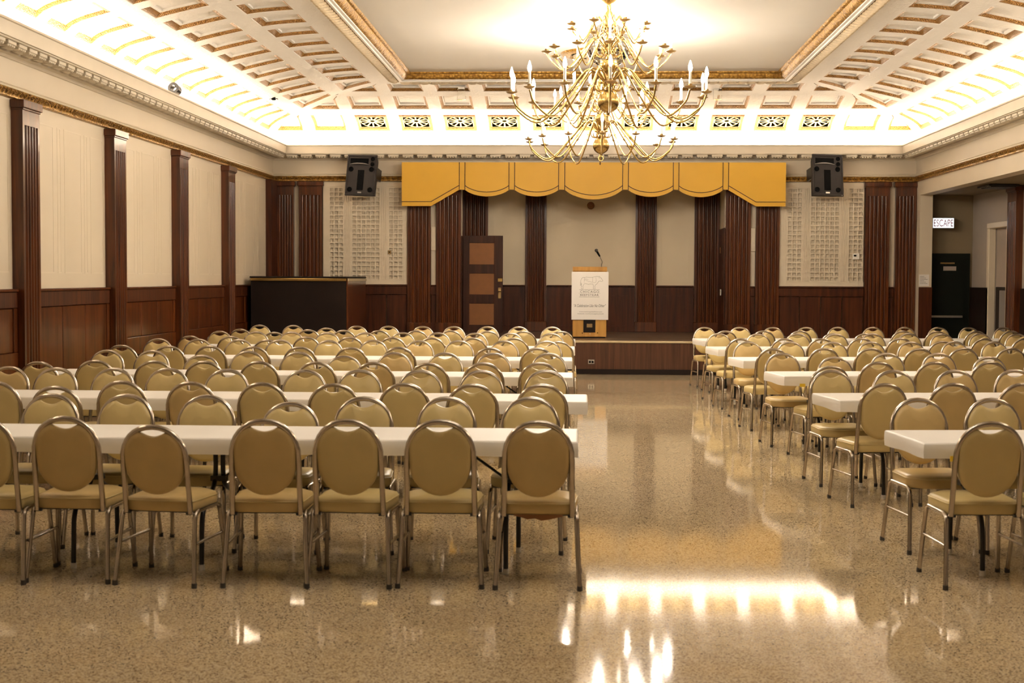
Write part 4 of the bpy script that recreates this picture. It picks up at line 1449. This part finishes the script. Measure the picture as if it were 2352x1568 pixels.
def cover(x0, x1, y0, y1, label, tapes, seed, pivot, turn):
    rnd = random.Random(seed)
    o = 0.004
    per = []
    nx, ny = int((x1 - x0) / 0.12), 8
    for k in range(nx):
        per.append((x0 + (x1 - x0) * k / nx, y0, 0, -1))
    for k in range(ny):
        per.append((x1, y0 + (y1 - y0) * k / ny, 1, 0))
    for k in range(nx):
        per.append((x1 - (x1 - x0) * k / nx, y1, 0, 1))
    for k in range(ny):
        per.append((x0, y1 - (y1 - y0) * k / ny, -1, 0))
    N = len(per)
    ph = [rnd.uniform(0, 6.28) for _ in range(4)]
    cxm, cym = 0.5 * (x0 + x1), 0.5 * (y0 + y1)

    def ring(inset, z, wav, dz):
        r = []
        for k, (x, y, ax, ay) in enumerate(per):
            s = k * 0.12
            wv = wav * (math.sin(s * 3.1 + ph[0]) + 0.6 * math.sin(s * 7.3 + ph[1]))
            corner = (abs(x - cxm) > (x1 - x0) / 2 - 1e-6 and abs(y - cym) > (y1 - y0) / 2 - 1e-6)
            dx = (x - inset * (1 if x > cxm else -1) * (1 if abs(abs(x - cxm) - (x1 - x0) / 2) < 1e-6 else 0)) + ax * wv
            dy = (y - inset * (1 if y > cym else -1) * (1 if abs(abs(y - cym) - (y1 - y0) / 2) < 1e-6 else 0)) + ay * wv
            r.append((dx, dy, z + dz * (math.sin(s * 2.3 + ph[2]) + 0.5 * math.sin(s * 9.1 + ph[3]))))
        return r
    mb = MB()
    rings = [ring(0.014, TOPZ, 0, 0), ring(0.005, TOPZ - 0.002, 0, 0), ring(0.0, TOPZ - 0.010, 0.0006, 0), ring(-0.002, TOPZ - 0.045, 0.0022, 0), ring(0.0, TOPZ - 0.088, 0.0045, 0.0045)]
    mb.grid(rings, wrap=True)
    # top sheet in strips so that it follows the perimeter points
    top = rings[0]
    mb.add([top[0]] + [], [])
    b = len(mb.v)
    A = top[0:nx + 1]
    Bk = top[nx + ny:2 * nx + ny + 1][::-1]
    mb.grid([A, Bk])
    ob = mb.build('paper_tablecover', M['paper'], None, smooth=True, angle=50, label=label, cat='tablecloth', group='white paper covers on the tables')
    ob.location = pivot
    ob.rotation_euler = (0, 0, turn)
    for (tx, sgn) in tapes:
        MB().bevbox(tx - 0.026, tx + 0.026, y0 - 0.012, y0 - 0.004, TOPZ - 0.100, TOPZ - 0.070, 0.001).build('yellow_tape', M['tape'], ob)
    return ob


ORD = ['front', 'second', 'third', 'fourth', 'fifth', 'rearmost']
ORDN = ['first', 'second', 'third', 'fourth', 'fifth', 'sixth', 'seventh', 'eighth', 'ninth', 'tenth', 'eleventh']
proto_table = None
for side, fars, ends in (('left', LEFT_FAR, LEFT_END), ('right', RIGHT_FAR, RIGHT_END)):
    for i in range(6):
        y1 = fars[i]
        y0 = y1 - TW
        if side == 'left':
            x1 = ends[i]
            x0 = x1 - 4.90
        else:
            x0 = ends[i]
            x1 = x0 + 4.90
        nm = '%s table row%s' % (ORD[i], ' from the camera' if 0 < i < 5 else '')
        tp = []
        if side == 'right':
            tp = [(x0 + 0.17, 1)] + ([(x0 + 0.55, 1)] if i in (3, 2) else [])
        elif i >= 2:
            tp = [(x1 - 0.12, 1)] + ([(x1 - 0.95, 1)] if i == 3 else [])
        turn = RIGHT_TURN[i] if side == 'right' else 0.0
        pivot = Vector((x0 if side == 'right' else x1, y1, 0))
        cover(x0 - pivot.x, x1 - pivot.x, y0 - pivot.y, y1 - pivot.y, 'white paper cover on the %s, %s of the aisle' % (nm, side), [(q[0] - pivot.x, q[1]) for q in tp], i * 7 + (1 if side == 'left' else 40), pivot, turn)
        for j in range(2):
            aisle = (j == 0)
            cxt = (x1 - TL / 2 - 0.015 if aisle else x0 + TL / 2 + 0.015) if side == 'left' else (x0 + TL / 2 + 0.015 if aisle else x1 - TL / 2 - 0.015)
            if proto_table is None:
                proto_table = make_table()
                t = proto_table
            else:
                t = copy_tree(proto_table)
            t.location = pivot + Matrix.Rotation(turn, 3, 'Z') @ Vector((cxt - pivot.x, 0.5 * (y0 + y1) - pivot.y, 0))
            t.rotation_euler = (0, 0, turn)
            t['label'] = 'black-legged folding table, %s %s, %s' % (side, nm, 'nearer the aisle' if aisle else 'nearer the outer wall')
            t['group'] = 'folding tables under the paper covers'

# ---- chairs
CHAIRS = {
    'L1N': [(-3.17,7.45,0),(-2.73,7.5,0),(-2.21,7.45,1),(-1.66,7.45,0),(-1.2,7.48,0),(-0.73,7.5,0),(-0.21,7.49,0)],
    'L1F': [(-3.34,8.95,0),(-2.87,8.95,0),(-2.33,8.92,0),(-1.81,8.89,1),(-1.33,8.9,0),(-0.81,8.95,0),(-0.31,8.98,0)],
    'L2N': [(-4.12,9.96,0),(-3.71,10.03,1),(-3.26,10.1,0),(-2.74,10.06,0),(-2.22,10.04,0),(-1.73,9.99,0),(-1.24,10.08,0),(-0.76,10.06,0),(-0.27,10.09,0)],
    'L2F': [(-4.7,11.61,0),(-4.25,11.51,0),(-3.79,11.52,0),(-3.34,11.55,0),(-2.82,11.47,0),(-2.21,11.46,0),(-1.75,11.52,0),(-1.26,11.52,0),(-0.77,11.55,0),(-0.26,11.62,0)],
    'L3N': [(-4.69,12.3,0),(-4.31,12.56,0),(-3.77,12.54,0),(-3.3,12.54,0),(-2.81,12.57,0),(-2.3,12.57,0),(-1.81,12.56,0),(-1.3,12.5,0),(-0.85,12.62,0),(-0.36,12.69,0)],
    'L3F': [(-4.77,14.33,0),(-4.3,14.32,0),(-3.76,14.19,1),(-3.32,14.3,0),(-2.8,14.21,0),(-2.32,14.22,1),(-1.82,14.23,0),(-1.34,14.26,0),(-0.85,14.25,0),(-0.31,14.29,0)],
    'L4N': [(-4.96,15.38,0),(-4.41,15.27,0),(-3.97,15.35,0),(-3.5,15.28,0),(-2.99,15.27,0),(-2.41,15.21,0),(-1.93,15.34,0),(-0.94,15.31,0),(-0.45,15.35,0)],
    'L4F': [(-5.04,17.04,0),(-4.56,16.99,0),(-4.05,16.97,0),(-3.55,16.95,0),(-2.96,16.87,0),(-2.45,17.03,0),(-1.89,16.95,0),(-1.41,17.05,0),(-0.9,17.05,0),(-0.37,17.09,0)],
    'L5N': [(-4.88,17.89,0),(-4.36,17.83,0),(-3.89,17.75,1),(-3.39,17.81,0),(-2.86,17.85,0),(-2.32,17.85,0),(-1.81,17.8,0),(-1.31,17.8,0),(-0.79,17.84,0),(-0.24,17.8,1)],
    'L5F': [(-4.94,19.53,0),(-4.4,19.42,0),(-3.91,19.4,0),(-3.4,19.27,0),(-2.9,19.33,0),(-2.4,19.46,0),(-1.91,19.5,0),(-1.41,19.43,0),(-0.91,19.48,0),(-0.38,19.47,0)],
    'L6N': [(-4.82,20.34,0),(-4.31,20.21,1),(-3.83,20.28,0),(-3.31,20.15,0),(-2.81,20.11,0),(-2.3,20.16,0),(-1.8,20.27,0),(-1.29,20.17,0),(-0.79,20.21,0),(-0.26,20.25,0)],
    'L6F': [(-4.95,22.14,0),(-4.41,22.09,0),(-3.9,22.04,1),(-3.4,21.98,0),(-2.93,22.02,0),(-2.4,21.98,0),(-1.91,22.02,0),(-1.4,22.07,0),(-0.91,22.11,0),(-0.4,22.07,0)],
    'R1N': [(2.16,7.66,0),(2.67,7.7,0)],
    'R1F': [(2.18,9.16,0),(2.65,9.2,0),(3.14,9.23,0)],
    'R2N': [(2.15,10.42,0),(2.68,10.51,0),(3.18,10.56,0)],
    'R2F': [(2.12,11.95,0),(2.62,11.98,0),(3.15,12.07,0),(3.67,12.18,0)],
    'R3N': [(2.23,13.1,1),(2.68,13.16,0),(3.21,13.23,0),(3.72,13.32,0),(4.23,13.39,0)],
    'R3F': [(2.09,14.63,0),(2.63,14.67,1),(3.17,14.78,0),(3.7,14.85,0),(4.23,14.88,1),(4.77,14.96,0)],
    'R4N': [(2.05,15.6,0),(2.63,15.73,0),(3.13,15.78,0),(3.66,15.8,0),(4.19,15.96,0),(4.72,16.07,0)],
    'R4F': [(2.06,17.29,0),(2.58,17.33,0),(3.07,17.3,0),(3.56,17.43,0),(4.04,17.5,0),(4.61,17.68,0),(5.1,17.71,0),(5.62,17.79,0)],
    'R5N': [(1.99,18.16,0),(2.55,18.25,0),(3.04,18.32,0),(3.57,18.46,0),(4.08,18.56,0),(4.61,18.56,1),(5.14,18.64,0),(5.69,18.78,0)],
    'R5F': [(1.97,19.82,0),(2.49,19.78,0),(3.03,19.93,0),(3.56,19.9,0),(4.09,20.09,0),(4.65,20.25,0),(5.07,20.18,0),(5.67,20.41,0),(6.14,20.35,0)],
    'R6N': [(2.07,20.83,0),(2.64,20.95,0),(3.17,21.0,0),(3.65,21.03,1),(4.12,21.08,1),(4.7,21.23,0),(5.18,21.16,0),(5.77,21.32,0),(6.33,21.48,0)],
    'R6F': [(1.99,22.35,0),(2.53,22.49,0),(3.06,22.51,0),(3.58,22.59,0),(4.1,22.73,0),(4.65,22.82,0),(5.18,22.92,0),(5.69,22.93,0),(6.19,22.94,0),(6.75,23.03,0)],
}

mesh_cache = {}


def back_y(z):
    return -0.205 - max(0.0, z - 0.385) * 0.15


def chair_meshes(low, worn):
    k = (low, worn)
    if k in mesh_cache:
        return mesh_cache[k]
    sq = (0.862 - 0.45) / (0.90 - 0.45) if low else 1.0
    fz = lambda z: z if z < 0.45 else 0.45 + (z - 0.45) * sq
    vin = M['vinylw'] if worn else M['vinyl']
    out = {}
    # hoop
    pts = [(-0.181, 0.385), (-0.180, 0.45), (-0.178, 0.56), (-0.178, 0.66)]
    for q in range(1, 16):
        a = PI - PI * q / 16
        pts.append((0.178 * math.copysign(abs(math.cos(a)) ** 0.92, math.cos(a)), 0.69 + 0.1975 * math.sin(a) ** 0.95))
    pts += [(0.178, 0.66), (0.178, 0.56), (0.180, 0.45), (0.181, 0.385)]
    out['back_frame'] = MB().tube([(x, back_y(z), fz(z)) for x, z in pts], 0.0152, 8, flat=(0, 1, 0)).mesh('back_frame', M['chrome'], True, 60)
    # pad outline, counter-clockwise from the right shoulder
    ol = []
    for q in range(0, 9):                                   # right side down to the bottom
        u = q / 8
        ol.append((0.166 - 0.003 * u, 0.76 - 0.10 * u))
    arc = []
    for q in range(1, 16):
        a = -PI * q / 16
        arc.append((0.164 * math.cos(a), 0.66 + 0.172 * math.sin(a)))
    left = [(-p[0], p[1]) for p in ol[::-1]]
    shoulder_r = [(0.086, 0.856), (0.118, 0.838), (0.146, 0.805)]
    dip = []
    for q in range(0, 9):
        u = -1 + q / 4
        dip.append((0.072 * u, 0.832 + 0.026 * abs(u) ** 1.8))
    outline = ol + arc + left + [(-0.146, 0.805), (-0.118, 0.838), (-0.086, 0.856)] + dip + shoulder_r
    cz = 0.665

    def ring(s, dy):
        r = []
        for (x, z) in outline:
            zz = cz + (z - cz) * s
            r.append((x * s, back_y(zz) + dy, fz(zz)))
        return r
    pad = MB()
    rr = [ring(0.5, -0.021), ring(0.84, -0.020), ring(0.965, -0.015), ring(1.0, -0.004), ring(1.0, 0.012), ring(0.975, 0.022), ring(0.88, 0.031), ring(0.55, 0.037)]
    pad.grid(rr, wrap=True)
    n = len(outline)
    pad.add(rr[0], [tuple(range(n))])
    pad.add(rr[-1], [tuple(range(n - 1, -1, -1))])
    out['backrest'] = pad.mesh('backrest', vin, True, 55)
    # seat
    so = []
    for (x, y) in ((0.175, -0.195), (0.187, -0.19), (0.193, -0.175), (0.203, 0.0), (0.210, 0.09), (0.205, 0.115), (0.135, 0.185), (0.10, 0.198), (0.0, 0.203)):
        so.append((x, y))
    so = so + [(-x, y) for x, y in so[-2::-1]]
    so.append((0.0, -0.2))

    def sring(s, z):
        return [(x * s, y * s, z) for x, y in so]
    st = MB()
    sr = [sring(0.6, 0.392), sring(0.975, 0.392), sring(1.0, 0.402), sring(1.006, 0.425), sring(1.0, 0.447), sring(0.965, 0.462), sring(0.85, 0.471), sring(0.5, 0.476)]
    st.grid(sr, wrap=True)
    m_n = len(so)
    st.add(sr[0], [tuple(range(m_n))])
    st.add(sr[-1], [tuple(range(m_n - 1, -1, -1))])
    out['seat'] = st.mesh('seat', vin, True, 60)
    out['piping'] = MB().tube([(x * 1.0, y * 1.0, 0.4475) for x, y in so], 0.0042, 6, closed=True).mesh('piping', M['piping'], True)
    for s in (-1, 1):
        out['rear', s] = MB().tube(spline([(s * 0.222, -0.262, 0.02), (s * 0.212, -0.232, 0.20), (s * 0.206, -0.208, 0.335), (s * 0.204, -0.192, 0.378), (s * 0.2035, -0.155, 0.393)], 3), 0.0130, 8, flat=(1, 0, 0)).mesh('leg', M['chrome'], True, 60)
        out['front', s] = MB().tube(spline([(s * 0.222, 0.205, 0.02), (s * 0.213, 0.180, 0.20), (s * 0.206, 0.158, 0.335), (s * 0.204, 0.143, 0.378), (s * 0.2035, 0.105, 0.393)], 3), 0.0130, 8, flat=(1, 0, 0)).mesh('leg', M['chrome'], True, 60)
        out['rail', s] = MB().tube([(s * 0.2035, -0.156, 0.393), (s * 0.2035, 0.106, 0.393)], 0.0130, 8).mesh('side_rail', M['chrome'], True, 60)
        out['stretch', s] = MB().tube([(s * 0.2115, -0.228, 0.225), (s * 0.212, 0.176, 0.225)], 0.0088, 8).mesh('stretcher', M['chrome'], True, 60)
        for q, yy in (('rear', -0.2675), ('front', 0.2095)):
            out['cap', q, s] = MB().lathe([(0, 0), (0.0140, 0), (0.0152, 0.004), (0.0142, 0.026), (0.0, 0.026)], s * 0.2228, yy * 0.985, n=10).mesh('foot_cap', M['rubber'], True, 50)
    fr = MB()
    for yy in (-0.14, 0.09):
        fr.box(-0.204, 0.204, yy - 0.011, yy + 0.011, 0.380, 0.3925)
    for s in (-1, 1):
        fr.box(s * 0.181 - 0.006 - (0.018 if s > 0 else 0), s * 0.181 + 0.006 + (0.018 if s < 0 else 0), -0.212, -0.19, 0.379, 0.3925)
    out['seat_frame'] = fr.mesh('seat_frame', M['blackmetal'])
    mesh_cache[k] = out
    return out


proto = {}


def make_chair(low, worn, near):
    me = chair_meshes(low, worn)
    t = thing('banquet_chair', 'x', 'chair')
    se = inst('seat', me['seat'], t)
    inst('backrest', me['backrest'], t)
    inst('back_frame', me['back_frame'], t)
    if near:
        inst('piping', me['piping'], se)
        inst('seat_frame', me['seat_frame'], t)
    for q in ('rear', 'front'):
        for s in (-1, 1):
            lg = inst('leg', me[q, s], t)
            if near:
                inst('foot_cap', me['cap', q, s], lg)
            else:
                inst('foot_cap', me['cap', q, s], lg)
    for s in (-1, 1):
        inst('side_rail', me['rail', s], t)
        inst('stretcher', me['stretch', s], t)
    return t


rc = random.Random(3)
for key, lst in CHAIRS.items():
    side = 'left' if key[0] == 'L' else 'right'
    row = int(key[1]) - 1
    near_side = key[2] == 'N'
    order = sorted(lst, key=lambda c: -c[0] if side == 'left' else c[0])
    for i, (x, y, low) in enumerate(order):
        worn = rc.random() < 0.3 or (key == 'L1N' and i in (4, 5))
        kk = (low, worn, row < 3)
        if kk in proto:
            t = copy_tree(proto[kk])
        else:
            t = proto[kk] = make_chair(*kk)
        yaw = math.radians(rc.uniform(-3.5, 3.5)) + (RIGHT_TURN[row] if side == 'right' else 0.0)
        if key == 'L1N' and i == 4:
            yaw = math.radians(-7)
        ht_ = 0.862 if low else 0.90
        off = -back_y(0.888)          # hoop top lies this far behind the seat centre
        if near_side:
            t.location = (x, y + off, 0)
            t.rotation_euler = (0, 0, yaw)
        else:
            t.location = (x, y - off, 0)
            t.rotation_euler = (0, 0, PI + yaw)
        t['label'] = '%sbeige oval-back chair, %s block, %s table row, %s side, %s from the aisle' % (
            'low ' if low else '', side, ORD[row], 'near' if near_side else 'far', ORDN[i])
        t['group'] = 'beige banquet chairs at the tables'
        if key == 'L1N' and i == 0:
            torn_chair = t
# torn lining hanging below the aisle chair of the front row
tl = MB()
lo = [0.385, 0.378, 0.366, 0.372, 0.360, 0.366, 0.374, 0.383]
xs_ = [-0.13 + 0.26 * q / 7 for q in range(8)]
tl.grid([[(x_, -0.198, 0.393) for x_ in xs_], [(x_, -0.202, z_) for x_, z_ in zip(xs_, lo)]])
tl.grid([[(x_, -0.194, 0.393) for x_ in xs_], [(x_, -0.2015, z_) for x_, z_ in zip(xs_, lo)]])
tl.build('torn_lining', M['cork'], torn_chair)
torn_chair['label'] = 'beige oval-back chair with torn seat lining, left block front row by aisle'
